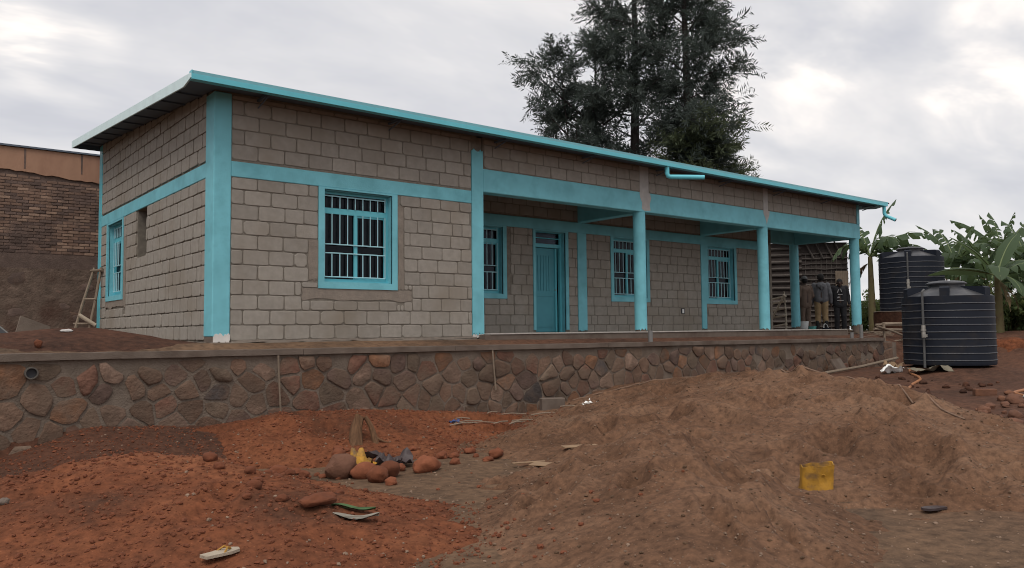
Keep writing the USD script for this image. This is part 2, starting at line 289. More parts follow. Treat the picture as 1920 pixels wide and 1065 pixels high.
def heap_s(x, y):
    z = ridge_h(x, y, SAND, .185, .62)
    z = np.maximum(z, ridge_h(x, y, [(.2, -8.3, -1.16), (1.4, -7.15, -1.0), (2.4, -6.1, -1.05), (3.8, -4.9, -1.08)], .34, .30))
    rill = fb(x * .55 + y * .2, y * 1.0 - x * .3, 2.2, 4, 41)
    a = np.arctan2(y + 4.2, x - 7.6); z = z + .07 * rill + .06 * fb(x, y, 3.2, 4, 42) + .05 * fb(x, y, 11, 3, 43) + .10 * fb(a * 9, np.hypot(x - 7.6, y + 4.2) * .5, 1.0, 3, 44) * sst(.6, 2.5, np.hypot(x - 7.6, y + 4.2)) * sst(6.5, 4, np.hypot(x - 7.6, y + 4.2))
    for cx, cy, rx, ry, an, dp in HOLES:
        ux, uy = (x - cx) * math.cos(an) + (y - cy) * math.sin(an), -(x - cx) * math.sin(an) + (y - cy) * math.cos(an); D = np.sqrt((ux / rx) ** 2 + (uy / ry) ** 2); z = z - dp * (1 - sst(.35, 1.0, D)) + .35 * dp * np.exp(-(D - 1.15) ** 2 * 14)
    return z + dimples(x, y, 150, (.3, 8), (-9.5, -1.8), (.09, .30), (.04, .15), 6)
def heap_l(x, y):
    return ground_h(x, y) - .04 + .24 * np.exp(-(((x + 1.5) / 1.15) ** 2 + ((y - .9) / 1.0) ** 2)) * sst(.35, -.15, x) + .13 * np.exp(-(((x + 3.6) / 1.6) ** 2 + ((y - 1.2) / 1.3) ** 2)) + .05 * fb(x, y, 3, 4, 51)
def heap(name, label, hf, xr, yr, st, m):
    xs, ys = np.arange(xr[0], xr[1], st), np.arange(yr[0], yr[1], st)
    f = lambda X, Y: np.maximum(hf(X, Y) , ground_h(X, Y) - .05)
    return part(name, heightfield(xs, ys, f, lambda X, Y, Z: Z > ground_h(X, Y) - .02), m, None, label, smooth=True, category='soil heap' if 'soil' in name else 'sand heap')
heap('soil_heap', 'long red soil heap piled against the foot of the stone wall', heap_a, (-1.6, 5), (-4.6, -.95), .03, M_red)
heap('soil_heap', 'dark brown earth slope against the stone wall at the left', heap_d, (-3.6, .8), (-4.0, -.95), .035, M_red2)
heap('soil_heap', 'loose red soil heap nearest the viewer at the lower left', heap_b, (-7, .6), (-8.6, -1.8), .03, M_red)
heap('soil_heap', 'low dark red soil mound behind the wall cap at the far left', heap_l, (-6, .6), (-.73, 4.5), .05, M_bank)
heap('sand_heap', 'wide brown sand heap with trampled hollows in front of the house', heap_s, (-1.6, 10), (-11.3, -1.0), .035, M_sand)
def top_h(x, y):
    x, y = np.atleast_1d(np.asarray(x, float)), np.atleast_1d(np.asarray(y, float)); z = ground_h(x, y)
    z = np.where((x > -4) & (x < 5) & (y > -4.6) & (y < -.95), np.maximum(z, heap_a(x, y)), z)
    z = np.where((x > -3.6) & (x < .8) & (y > -4) & (y < -.95), np.maximum(z, heap_d(x, y)), z)
    z = np.where((x > -7) & (x < .6) & (y > -8.6) & (y < -1.8), np.maximum(z, heap_b(x, y)), z)
    z = np.where((x > -6) & (x < .6) & (y > -.73) & (y < 4.5), np.maximum(z, heap_l(x, y)), z)
    return np.where((x > -1.6) & (x < 10) & (y > -11.3) & (y < -1.0), np.maximum(z, heap_s(x, y)), z)
def gz(x, y): return float(top_h(x, y)[0])

def scatter(name, label, n, xr, yr, rr, m, seed, test, category, sub=1):
    q = np.random.default_rng(seed); x, y = q.uniform(*xr, n * 4), q.uniform(*yr, n * 4); k = test(x, y, q); x, y = x[k][:n], y[k][:n]
    if len(x) == 0: return
    z = top_h(x, y); base = [trimesh.creation.icosphere(0 if sub == 0 else 1, 1.0) for _ in range(5)]
    for i, b in enumerate(base): b.vertices = np.array(b.vertices) * (1 + .55 * (np.random.default_rng(i).random(len(b.vertices)) - .5))[:, None]
    V, F, off = [], [], 0
    for i in range(len(x)):
        b = base[i % 5]; r = rr[0] * (rr[1] / rr[0]) ** (q.random() ** 2.2); a = q.uniform(0, 6.28); c, s = math.cos(a), math.sin(a)
        v = b.vertices * np.array([1, q.uniform(.6, 1), q.uniform(.5, .8)]) * r; v = np.stack([v[:, 0] * c - v[:, 1] * s, v[:, 0] * s + v[:, 1] * c, v[:, 2]], 1)
        V.append(v + [x[i], y[i], z[i] + r * .25]); F.append(b.faces + off); off += len(v)
    part(name, trimesh.Trimesh(np.vstack(V), np.vstack(F), process=False), m, None, label, category=category, kind='stuff')
M_clod = mat('red_clod', (.145, .048, .023), .3, 12, .95, .4, 60, objvar=.3)
M_sandclod = mat('sand_clod', (.13, .076, .044), .3, 14, .95, .4, 60, objvar=.3)
M_peb = mat('sand_pebble', (.20, .135, .095), .3, 20, .9, 0, objvar=.45)
inred = lambda x, y, q: ((np.maximum(heap_a(x, y), heap_d(x, y)) > ground_h(x, y) - .03) & (y < -1.05) & (y > -4.4) & (x < 5)) | ((heap_a(x, y) > ground_h(x, y) - .03) & (y < -1.05) & (y > -4.6) & (x < 5)) | ((heap_b(x, y) > ground_h(x, y) - .05) & (x < .6) & (y < -1.8))
scatter('soil_clods', 'small red clods strewn over the two red soil heaps', 15000, (-5, 4.6), (-8.4, -1.05), (.005, .026), M_clod, 11, inred, 'clods', 0)
scatter('spilled_clods', 'red crumbs spilled on the trodden ground beside the red heaps', 420, (-1.6, 4), (-7.6, -1.3), (.006, .03), M_clod, 12, lambda x, y, q: (~inred(x, y, q)) & (q.random(len(x)) < np.exp(-np.maximum(0, (x + y * .12 + 1.2)) * 1.3)), 'clods')
insand = lambda x, y, q: (heap_s(x, y) > ground_h(x, y)) & (q.random(len(x)) < .9)
scatter('pebbles', 'pale grit and pebbles in the brown sand heap', 5000, (-1.4, 8), (-10.5, -1.3), (.004, .016), M_peb, 13, insand, 'pebbles', 0)
scatter('sand_clods', 'lumps of damp sand on the trampled sand heap', 3800, (-1.2, 8), (-10, -1.3), (.004, .020), M_sandclod, 15, insand, 'clods', 0)
scatter('ground_grit', 'small stones on the trodden path between the heaps', 1500, (-2, 8), (-10, -1.2), (.005, .022), M_peb, 14, lambda x, y, q: ~insand(x, y, q), 'grit', 0)
# ---------------------------------------------------------------- the house
house = thing('house', 'single-storey grey block house with turquoise pillars and veranda columns', 'house')
PIX = 1498.0
def seen_px(p, n, w, h):
    d = np.asarray(p) - EYE; L = np.linalg.norm(d); return w * h * max(0.02, -(np.asarray(n) @ d) / L) * (PIX / L) ** 2
pending = []      # (seen size, mesh, parent)
def blocks(parent, frame, u0, u1, top, holes, skip=(), z0=.002, start=0.0, seed=1, rowh=.22, L0=.405, vj=.0, base=-.012):
    q = random.Random(seed); o, uu, ww, nn = frame; k = 0
    while True:
        za, zb = z0 + rowh * k, z0 + rowh * (k + 1); k += 1
        if za > max(top(u0), top(u1)): break
        u = u0 - (.215 if k % 2 == 0 else 0.0) + start * (k % 2)
        while u < u1:
            L = L0 * (q.choice([.5, .75]) if q.random() < .05 else q.uniform(.97, 1.03)); r = [max(u, u0), za, min(u + L, u1), zb]; u += L
            r[3] = min(r[3], top((r[0] + r[2]) / 2) - .01)
            R = [r]
            for h in list(holes) + list(skip):
                nx = []
                for a in R:
                    if h[0] >= a[2] - .02 or h[2] <= a[0] + .02 or h[1] >= a[3] - .02 or h[3] <= a[1] + .02: nx.append(a); continue
                    c = [[a[0], a[1], min(a[2], h[0]), a[3]], [max(a[0], h[2]), a[1], a[2], a[3]], [max(a[0], h[0]), a[1], min(a[2], h[2]), min(a[3], h[1])], [max(a[0], h[0]), max(a[1], h[3]), min(a[2], h[2]), a[3]]]
                    nx += [b for b in c if b[2] - b[0] > .05 and b[3] - b[1] > .045]
                R = nx
            for a in R:
                if a[2] - a[0] < .06 or a[3] - a[1] < .05: continue
                j = lambda s=.004: q.uniform(-s, s); e = .0075 + q.random() * .003; A, B, Cc, D = a[0] + e + vj, a[1] + e * .9, a[2] - e - vj, a[3] - e * .9
                c = .014 + q.random() * .012
                if q.random() < .06: c = .04
                ring = [(A + c + j(), B + j()), (Cc - c + j(), B + j()), (Cc + j(), B + c), (Cc + j(), D - c), (Cc - c, D + j()), (A + c, D + j()), (A + j(), D - c), (A + j(), B + c)]
                m = pillow(ring, frame, .009 + q.uniform(-.003, .003), .009, base)
                mid = o + uu * (a[0] + a[2]) / 2 + ww * (a[1] + a[3]) / 2
                pending.append((seen_px(mid, nn, a[2] - a[0], a[3] - a[1]), m, parent))
def wall(poly, frame, t=.2, label=None, rec=.004):
    return part('wall', extr(poly, frame, -t, -rec), M_mortar, house, label)
F0 = fr((0, 0, 0), (1, 0, 0), (0, -1, 0)); FS = fr((0, 0, 0), (0, 1, 0), (-1, 0, 0)); FB = fr((0, 1.95, 0), (1, 0, 0), (0, -1, 0))
roof_z = lambda y: 3.60 + .0786 * (y + .6)      # underside of the roof sheets
rect = lambda a: sbox(*a)
WIN0 = (1.60, .79, 3.01, 2.385); WINS = (5.22, .785, 6.62, 2.385); VENT = (3.60, 1.51, 4.25, 2.385)
WB = [(5.45, .79, 6.87, 2.36), (10.07, .78, 11.45, 2.36), (13.70, .77, 15.08, 2.36)]; DOOR = (7.62, .05, 8.68, 2.36); DOOR2 = (16.22, .05, 16.70, 2.02)
inn = lambda a, s=.1, t=.03: (a[0] + s, a[1] + s, a[2] - s, a[3] - t)
dinn = (DOOR[0] + .07, DOOR[1], DOOR[2] - .09, DOOR[3] - .03)
w0 = wall(rect((0, -.12, 4.65, 3.62)).difference(rect(inn(WIN0))), F0, label='front wall of the projecting end room')
ws = wall(Polygon([(.22, -.12), (7.4, -.12), (7.4, roof_z(7.4) - .01), (.22, roof_z(.22) - .01)]).difference(rect(inn(WINS))).difference(rect(VENT)), FS, label='end wall with a bare ventilation slot', rec=.017)
pb = sbox(4.65, -.1, 16.8, roof_z(1.95) - .01)
for a in WB: pb = pb.difference(rect(inn(a)))
wb = wall(pb.difference(rect(dinn)).difference(rect(DOOR2)), FB, label='rear wall of the veranda')
wu = wall(sbox(4.8, 3.03, 18.2, 3.62), F0, label='low wall over the veranda beam')
wall(sbox(.2, -.12, 1.75, 3.62), fr((4.65, 0, 0), (0, 1, 0), (1, 0, 0)))
wall(sbox(2.15, -.12, 7.4, 3.75), fr((16.8, 0, 0), (0, 1, 0), (1, 0, 0)))
wall(sbox(.2, -.12, 16.6, 4.15), fr((0, 7.4, 0), (1, 0, 0), (0, 1, 0)))
wall(sbox(2.15, -.1, 7.2, 3.75), fr((4.65, 0, 0), (0, 1, 0), (1, 0, 0)))
wall(sbox(.1, 3.03, 2.0, 3.62), fr((18.2, 0, 0), (0, 1, 0), (1, 0, 0)), .15)
blocks(w0, F0, .235, 4.54, lambda u: 3.60, [WIN0, (.2, 2.385, 4.6, 2.61)], [(1.33, .60, 3.3, .79), (3.0, .55, 3.14, 2.2), (1.42, .9, 1.62, 1.55)], seed=3)
blocks(ws, FS, .345, 7.16, lambda u: roof_z(u) - .02, [WINS, VENT, (0, 2.39, 7.4, 2.61)], [(5.0, .5, 5.24, 2.0), (5.1, .62, 6.7, .79)], seed=4, vj=.006, base=-.025)
blocks(wb, FB, 4.85, 16.2, lambda u: 3.75, WB + [DOOR, (4.6, 2.36, 16.3, 2.60), (8.97, 0, 9.25, 2.4), (13.50, 0, 13.72, 2.4)], [(6.85, .9, 6.98, 2.3)], seed=5)
blocks(wu, F0, 4.82, 18.1, lambda u: 3.60, [(8.99, 3, 9.27, 3.62), (13.53, 3, 13.73, 3.62)], z0=3.05, seed=6)
pending.sort(key=lambda t: -t[0])
for s, m, p in pending[:300]: part('block', m, M_block, p)
part('blocks', cat([m for s, m, p in pending[300:]]), M_block, house, kind='stuff')
# smears of plaster round the openings
def smear(frame, a, seed, par, back=-.008):
    q = random.Random(seed); u0, z0, u1, z1 = a; n = 9
    ring = [(u0 + (u1 - u0) * i / n, z0 + q.uniform(-.03, .03)) for i in range(n)] + [(u1 + q.uniform(-.02, .02), z0 + (z1 - z0) * i / 4) for i in range(4)] + [(u1 - (u1 - u0) * i / n, z1) for i in range(n)] + [(u0 + q.uniform(-.02, .02), z1 - (z1 - z0) * i / 4) for i in range(4)]
    part('plaster_smear', extr(Polygon(ring).buffer(0), frame, back, .005), M_plaster, par)
smear(F0, (1.34, .615, 3.28, .787), 1, w0); smear(F0, (3.012, .80, 3.13, 2.2), 2, w0); smear(F0, (1.44, .92, 1.598, 1.54), 3, w0)
smear(FS, (5.02, .64, 5.215, 2.0), 4, ws, -.02); smear(FS, (5.22, .64, 6.68, .783), 5, ws, -.02)
# pillars, columns, bands
def ragged(u0, u1, z0, z1, seed, amp=.03, n=10, top=False):
    q = random.Random(seed); lo = [(u0 + (u1 - u0) * i / n, z0 + q.uniform(-amp, amp)) for i in range(n + 1)]
    hi = [(u1 - (u1 - u0) * i / n, z1 + (q.uniform(-amp, amp) if top else 0)) for i in range(n + 1)]
    return Polygon(lo + hi)
pil = box(-.02, .235, -.02, .345, .06, 3.60, .012)
part('pillar', pil, M_blue, house, 'broad turquoise pillar at the near corner of the house')
part('primer_patch', extr(ragged(.0, .236, -.02, .085, 3, .035, top=True), fr((0, -.024, 0), (1, 0, 0), (0, -1, 0)), -.03, .003), M_primer, house, 'bare white patch at the foot of the corner pillar')
for i, (u, h) in enumerate([(.155, .12), (.185, .14), (.21, .06)]): part('paint_drip', box(u, u + .012, -.03, -.02, -.03 - h * .6, .0), M_primer, house)
part('pillar', box(-.015, .2, -.01, .33, -.08, .058), M_conc, house)
part('pillar', extr(ragged(4.54, 4.79, .05, 3.36, 8, .03, top=True), F0, -.25, .02), M_blue, house, 'turquoise pillar where the veranda begins')
part('primer_patch', extr(ragged(4.545, 4.785, -.01, .05, 9, .015), F0, -.02, .014), M_primer, house)
part('pillar', box(4.55, 4.78, .012, .2, 3.32, 3.60), M_mortar, house)
part('pillar', box(-.014, .12, 7.17, 7.41, .0, 4.17, .008), M_bluegloss, house, 'slim turquoise pillar at the far corner of the end wall')
part('band', box(.236, 4.54, -.012, .05, 2.385, 2.61, .008), M_blue, house); part('band', box(-.012, .05, .346, 7.17, 2.39, 2.612, .008), M_blue, house)
part('band', box(4.80, 16.2, 1.937, 1.97, 2.36, 2.60, .008), M_blue, house, 'turquoise band above the veranda doors and windows')
part('beam', box(4.79, 18.25, -.015, .235, 2.62, 3.04, .012), M_blue, house, 'deep turquoise front beam carried by the round columns')
part('beam', box(18.02, 18.24, .236, 2.15, 2.62, 3.02, .012), M_blue, house); part('beam', box(16.8, 18.01, 1.93, 2.13, 2.62, 3.02, .012), M_blue, house)
for x in (9.10, 13.61): part('tie_beam', box(x - .11, x + .11, .236, 1.95, 2.60, 3.02, .012), M_blue, house)
part('pilaster', extr(ragged(8.97, 9.25, .09, 2.36, 12, .02), FB, -.02, .022), M_blue, house); part('pilaster', extr(ragged(13.50, 13.70, .11, 2.36, 13, .02), FB, -.02, .022), M_blue, house)
part('pilaster', box(8.99, 9.27, -.006, .05, 3.041, 3.60), M_concpale, house, 'unpainted concrete stub over the first round column'); part('pilaster', box(13.53, 13.73, -.006, .05, 3.041, 3.60), M_concpale, house, 'unpainted concrete stub over the second round column')
part('pilaster', box(18.1, 18.25, -.014, .1, 3.041, 3.60), M_blue, house)
q_ = random.Random(4)
part('bare_patch', extr(Polygon([(8.97, 3.04), (9.29, 3.04), (9.33, 2.93), (9.28, 2.80), (9.30, 2.66), (9.13, 2.64), (9.03, 2.68), (9.04, 2.82), (8.98, 2.93)]), fr((0, -.015, 0), (1, 0, 0), (0, -1, 0)), -.004, .003), M_concpale, house, 'bare concrete patch left on the front beam')
part('bare_patch', extr(Polygon([(13.5, 3.04), (13.78, 3.04), (13.76, 2.94), (13.69, 2.82), (13.64, 2.70), (13.59, 2.84), (13.52, 2.94)]), fr((0, -.015, 0), (1, 0, 0), (0, -1, 0)), -.004, .003), M_concpale, house)
def column(x, y, z0, lab):
    c = rod((x, y, z0), (x, y, 2.62), .132, 28); c.faces
    v = np.array(c.vertices); k = np.abs(v[:, 2] - z0) < 1e-3; v[k, 2] += np.random.default_rng(int(x * 7)).uniform(-.02, .05, k.sum()); c = trimesh.Trimesh(v, c.faces, process=False)
    col = part('column', c, M_blue, house, lab, smooth=40); part('column_base', rod((x, y, z0 - .25), (x, y, z0 + .03), .125, 20), M_conc, col)
column(9.07, .11, .09, 'round turquoise column nearest the door'); column(13.62, .11, .07, 'round turquoise column in the middle of the veranda front'); column(18.12, .11, .16, 'round turquoise column at the outer front corner'); column(18.12, 2.03, .12, 'round turquoise column at the outer rear corner')
# windows and doors
def bars_v(par, frame, us, za, zb, n0, r=.0095, m=M_steel):
    o, uu, ww, nn = frame
    for u in us:
        a = o + uu * u + nn * n0; part('bar', rod(a + ww * za, a + ww * zb, r, 5), m, par)
def bars_h(par, frame, ua, ub, zs, n0, r=.0105, m=M_steel):
    o, uu, ww, nn = frame
    for z in zs: part('bar', rod(o + uu * ua + ww * z + nn * n0, o + uu * ub + ww * z + nn * n0, r, 5), m, par)
def window(frame, a, lab, zt=(1.99, 2.08), cls=True):
    i = inn(a); R = lambda b: rect(b); W = UsdGeom.Xform.Define(stage, numbered(path_of(house), 'window')).GetPrim(); cd(W, label=lab)
    part('surround', extr(R(a).difference(R(i)), frame, -.03, .018), M_blue, W)
    g = .012; part('reveal', extr(R(i).difference(R((i[0] + g, i[1] + g, i[2] - g, i[3] - g))), frame, -.2, -.0305), M_blue, W)
    f = (i[0] + g, i[1] + g, i[2] - g, i[3] - g); fi = (f[0] + .03, f[1] + .05, f[2] - .035, f[3] - .04)
    part('frame', extr(R(f).difference(R(fi)), frame, -.175, -.12), M_bluegloss, W)
    part('transom', extr(R((fi[0], zt[0], fi[2], zt[1])), frame, -.17, -.115), M_bluegloss, W)
    mid = (fi[0] + fi[2]) / 2; part('mullion', extr(R((mid - .025, fi[1], mid + .03, zt[0])), frame, -.168, -.112), M_bluegloss, W)
    sa = (mid + .03, fi[1], fi[2], zt[0]); part('sash', extr(R(sa).difference(R((sa[0] + .012, sa[1] + .035, sa[2] - .035, sa[3] - .03))), frame, -.166, -.13), M_bluegloss, W)
    part('pane', extr(R((fi[0], fi[1], fi[2], zt[0])), frame, -.152, -.148), M_glass, W); part('pane', extr(R((fi[0], zt[1], fi[2], fi[3])), frame, -.152, -.148), M_glass, W)
    n = 8; us = [fi[0] + (fi[2] - .03 - fi[0]) * k / n for k in range(n + 1)]; n0 = -.095; e = (us[0], us[-1])
    bars_v(W, frame, us[1:-1], zt[1], 2.27, n0); bars_v(W, frame, us[-1:], zt[1], 2.31, n0); bars_h(W, frame, *e, [2.27], n0)
    zb, z1, z2, z3 = fi[1] + .03, 1.36, 1.50, zt[0] - .0
    bars_v(W, frame, [u for k, u in enumerate(us[1:-1]) if k != 3], zb, z1, n0); bars_v(W, frame, [u for k, u in enumerate(us[1:-1]) if k != 3], z2, z3, n0); bars_v(W, frame, [us[0] + .01, us[-1]], zb, z3, n0)
    bars_h(W, frame, *e, [zb, z1, z2], n0)
    return W
window(F0, WIN0, 'barred window in the front wall of the projecting end room'); window(FS, WINS, 'barred window in the end wall beside the ladder')
for a, l in zip(WB, ('barred veranda window half hidden by the pillar', 'barred veranda window behind the first round column', 'barred veranda window beside the slim pilaster')): window(FB, a, l)
D = UsdGeom.Xform.Define(stage, numbered(path_of(house), 'door')).GetPrim(); cd(D, label='turquoise panelled door under a glazed transom')
R = rect; part('surround', extr(R((DOOR[0], .11, DOOR[2], DOOR[3])).difference(R(dinn)), FB, -.03, .02), M_blue, D)
part('reveal', extr(R((dinn[0], dinn[1], dinn[2], dinn[3])).difference(R((dinn[0] + .012, dinn[1] - .01, dinn[2] - .012, dinn[3] - .012))), FB, -.2, -.0305), M_blue, D)
fx0, fx1 = dinn[0] + .012, dinn[2] - .012
part('frame', extr(R((fx0, .05, fx1, dinn[3] - .012)).difference(R((fx0 + .04, .04, fx1 - .05, 2.31))), FB, -.19, -.12), M_bluegloss, D)
part('transom', extr(R((fx0 + .04, 1.98, fx1 - .05, 2.06)), FB, -.185, -.125), M_bluegloss, D); part('pane', extr(R((fx0 + .04, 2.06, fx1 - .05, 2.31)), FB, -.16, -.156), M_glass, D)
bars_h(D, FB, fx0 + .04, fx1 - .05, [2.19], -.13, .012, M_bluegloss)
lf = thing; lx0, lx1 = fx0 + .045, fx1 - .10
leaf = part('leaf', extr(R((lx0, .07, lx1, 1.97)), FB, -.24, -.20), M_bluedull, D)
for k in range(6): part('groove_strip', extr(R((lx0 + .10 + k * .082, 1.0, lx0 + .112 + k * .082, 1.80)), FB, -.2, -.188), M_bluedull, leaf)
part('panel', extr(R((lx0 + .10, .18, lx1 - .1, .86)), FB, -.2, -.185), M_bluedull, leaf); part('rail', extr(R((lx0 + .03, .87, lx1 - .03, .96)), FB, -.2, -.188), M_bluedull, leaf)
part('stile', extr(R((lx1 - .05, .07, lx1, 1.97)), FB, -.205, -.17), M_bluegloss, leaf)
part('handle', rod((lx1 - .07, 1.95 + .17, 1.02), (lx1 - .07, 1.95 + .12, 1.02), .012, 6), M_brass, leaf)
part('door', box(16.23, 16.275, 1.90, 2.55, .06, 2.0, .006), M_bluegloss, house, 'turquoise door leaf standing open behind a column')
sock = part('socket', box(12.64, 12.78, 1.93, 1.945, .50, .64), M_dark, house); part('socket_plate', box(12.672, 12.748, 1.924, 1.9295, .515, .62, .003), M_white, sock)
# floor, footing
part('floor', box(.2, 16.6, .2, 7.2, -.1, .01), M_dark, house)
fl = part('veranda_floor', box(4.68, 17.05, -.20, 1.945, -.25, .036), M_conc, house); part('floor_edge', box(4.79, 17.0, -.215, 1.94, .0365, .058, .004), M_screed, fl)
def lumpy(b, s, amp, seed):
    b = b.subdivide_to_size(s); v = np.array(b.vertices); n = np.stack([meshkit.fbm(v * 4 + i * 9.1 + seed, 3, seed + i) - .5 for i in range(3)], 1); return trimesh.Trimesh(v + n * amp, b.faces, process=False)
part('footing', lumpy(box(-.03, 4.68, -.10, .2, -.24, -.035), .09, .06, 2), M_plaster, house, smooth=40); part('footing', lumpy(box(-.07, .2, .2, 7.4, -.24, -.02), .12, .05, 5), M_plaster, house, smooth=40)
part('footing', lumpy(box(.26, 4.62, -.035, .1, -.03, .004), .06, .03, 7), M_plaster, house)
# roof
M_flash = mat('faded_eave_flashing', (.13, .31, .35), .1, 4, .5)
rf = UsdGeom.Xform.Define(stage, '/World/house/roof').GetPrim()
xs = []; x = -.52
while x < 18.74: xs += [(x, 0), (x + .14, 0), (x + .155, .028), (x + .185, .028), (x + .2, 0)]; x += .2
xs = np.array(xs); V = []
for y in (-.58, 7.62):
    for dz in (.0, .006): V.append(np.stack([xs[:, 0], np.full(len(xs), y), roof_z(y) + .012 + xs[:, 1] + dz], 1))
n = len(xs); V = np.vstack(V); Fq = []
for i in range(n - 1):
    Fq += [(i, i + 1, 2 * n + i + 1, 2 * n + i), (n + i, 3 * n + i, 3 * n + i + 1, n + i + 1), (i, n + i, n + i + 1, i + 1), (2 * n + i, 2 * n + i + 1, 3 * n + i + 1, 3 * n + i)]
part('roof_sheet', (V, np.array(Fq)), M_roof, rf)
slope = lambda x0, x1, y0, y1, d0, d1: trimesh.convex.convex_hull(np.array([(x, y, roof_z(y) + d) for x in (x0, x1) for y in (y0, y1) for d in (d0, d1)]))
part('soffit', slope(-.46, 18.68, -.50, -.02, -.03, .004), M_soffit, rf); part('soffit', slope(-.46, -.01, -.02, 7.55, -.03, .004), M_soffit, rf); part('soffit', slope(18.26, 18.68, -.02, 7.55, -.03, .004), M_soffit, rf)
part('soffit', slope(.21, 18.02, .21, 7.19, -.005, .004), M_soffit, rf)
for k in range(9): part('batten', slope(-.455, -.012, .55 + k * .82, .60 + k * .82, -.055, -.0305), M_soffit, rf)
for k in range(9):
    x = .62 + k * 2.22; part('bracket', cat([box(x - .02, x + .02, -.49, -.03, roof_z(-.3) - .085, roof_z(-.3) - .055), rod((x, -.46, roof_z(-.5) - .07), (x, -.03, roof_z(0) - .20), .011, 5)]), M_soffit, rf)
bb = [(-.59, roof_z(-.59) + .012), (7.6, roof_z(7.6) + .012), (7.6, roof_z(7.6) - .135), (-.27, roof_z(-.27) - .13), (-.59, roof_z(-.59) - .05)]
part('barge_board', extr(Polygon(bb), fr((-.505, 0, 0), (0, 1, 0), (-1, 0, 0)), 0, .022), M_barge, rf, 'pale barge board up the end of the roof'); part('barge_board', extr(Polygon(bb), fr((18.70, 0, 0), (0, 1, 0), (1, 0, 0)), 0, .022), M_barge, rf)
part('fascia', slope(-.50, 18.69, 7.60, 7.625, -.13, .01), M_soffit, rf); part('fascia', box(-.49, 18.69, -.50, -.48, 3.545, 3.60), M_blue, rf)
gp = [(-.60, 3.540), (-.60, 3.602), (-.612, 3.602), (-.612, 3.530), (-.492, 3.530), (-.492, 3.60), (-.502, 3.60), (-.502, 3.540)]
g3 = lambda P, x0, x1: extr(Polygon(P), (np.array([x0, 0, 0.]), np.array([0, 1., 0]), np.array([0, 0, 1.]), np.array([1., 0, 0])), 0, x1 - x0)
part('gutter', g3(gp, -.51, 18.72), M_bluegloss, rf); part('eave_flashing', g3([(-.598, 3.604), (-.585, 3.604), (-.56, 3.655), (-.588, 3.655)], -.512, 18.722), M_flash, rf)
part('gutter_end', cat([box(-.516, -.51, -.612, -.492, 3.53, 3.655), box(18.72, 18.726, -.612, -.492, 3.53, 3.655)]), M_bluegloss, rf)
def downpipe(x, z1, d, L):
    d = np.array(d, float) / np.linalg.norm(d); y = -.552; dp = part('downpipe', tube([(x, y, 3.535), (x, y, z1 + .07), (x, y, z1 + .02) + d * .02, (x, y, z1) + d * .07, (x, y, z1) + d * L], .048, 14), M_bluegloss, house, smooth=50)
    e = np.array((x, y, z1)) + d * L; part('pipe_mouth', rod(e - d * .01, e + d * .004, .040, 14), M_dark, dp)
downpipe(9.24, 3.31, (.62, -.52, -.02), .78); downpipe(18.62, 3.27, (.12, -.75, -.42), .34)

# ---------------------------------------------------------------- stone retaining wall
rw = thing('stone_wall', 'rubble stone retaining wall with a concrete cap under the house', 'wall')
WX0, WX1 = -7.0, 18.1
capp = [(WX0, cap_z(WX0)), (17.4, cap_z(17.4)), (17.4, cap_z(17.4) - .075), (WX0, cap_z(WX0) - .082)]
part('mortar', extr(Polygon([(WX0, -2.0), (WX1, -1.6), (WX1, -.32), (17.4, cap_z(17.4) - .075), (WX0, cap_z(WX0) - .082)]), fr((0, -1.0, 0), (1, 0, 0), (0, -1, 0)), -.24, -.004), mat('stone_mortar', (.158, .124, .098), .25, 6, .95, .8, 40, tint=(.112, .080, .060), tscale=1.0), rw)
cx = [WX0, -3.1, .9, 3.45, 6.9, 10.2, 13.8, 17.4]
for a, b in zip(cx[:-1], cx[1:]):
    m = extr(Polygon([(a + .004, cap_z(a) - .08), (b - .004, cap_z(b) - .078), (b - .004, cap_z(b)), (a + .004, cap_z(a))]), fr((0, -1.0, 0), (1, 0, 0), (0, -1, 0)), -.27, .045)
    part('cap', lumpy(m, .14, .014, 3), M_conc, rw)
q = np.random.default_rng(5); seeds = []
tries = 0
while tries < 9000:
    tries += 1; x, z = q.uniform(-4.2, 17.6), q.uniform(-1.55, -.20); r = q.choice([.13, .18, .23, .29], p=[.22, .3, .3, .18]) * (1.12 if x < 2 else 1.1)
    if z < np.interp(x, [-4, -2.6, -1.7, 0, 4, 6.4, 9.4, 12, 18], [-1.5, -1.5, -1.2, -1.3, -1.5, -1.35, -1.05, -1.1, -1.1]) - .05: continue
    if all((x - a) ** 2 / 1.15 + (z - b) ** 2 * 1.2 > (.5 * (r + c) * 1.12) ** 2 for a, b, c in seeds): seeds.append((x, z, r))
pts = np.array([s[:2] for s in seeds]); vor = voronoi_polygons(MultiPoint(pts), extend_to=sbox(-5, -2, 19, .3))
zone = Polygon([(-4.4, -1.9), (17.9, -1.5), (17.9, -.30), (-4.4, cap_z(-4.4) - .088), ]).intersection(Polygon([(-9, -3), (19, -3), (19, cap_z(19) - .09), (-9, cap_z(-9) - .10)]))
SC = [((.130, .066, .046), 'red'), ((.138, .084, .058), 'brown'), ((.108, .070, .056), 'purple'), ((.175, .088, .050), 'rust'), ((.120, .086, .062), 'olive'), ((.21, .138, .102), 'pale'), ((.068, .056, .052), 'dark')]
SM = [mat(n + '_rubble_stone', c, .4, 7, .95, 1.0, 22, objvar=.22, tint=(.128, .086, .062), tscale=2.2, tlo=.42, thi=.62) for c, n in SC]
st = []
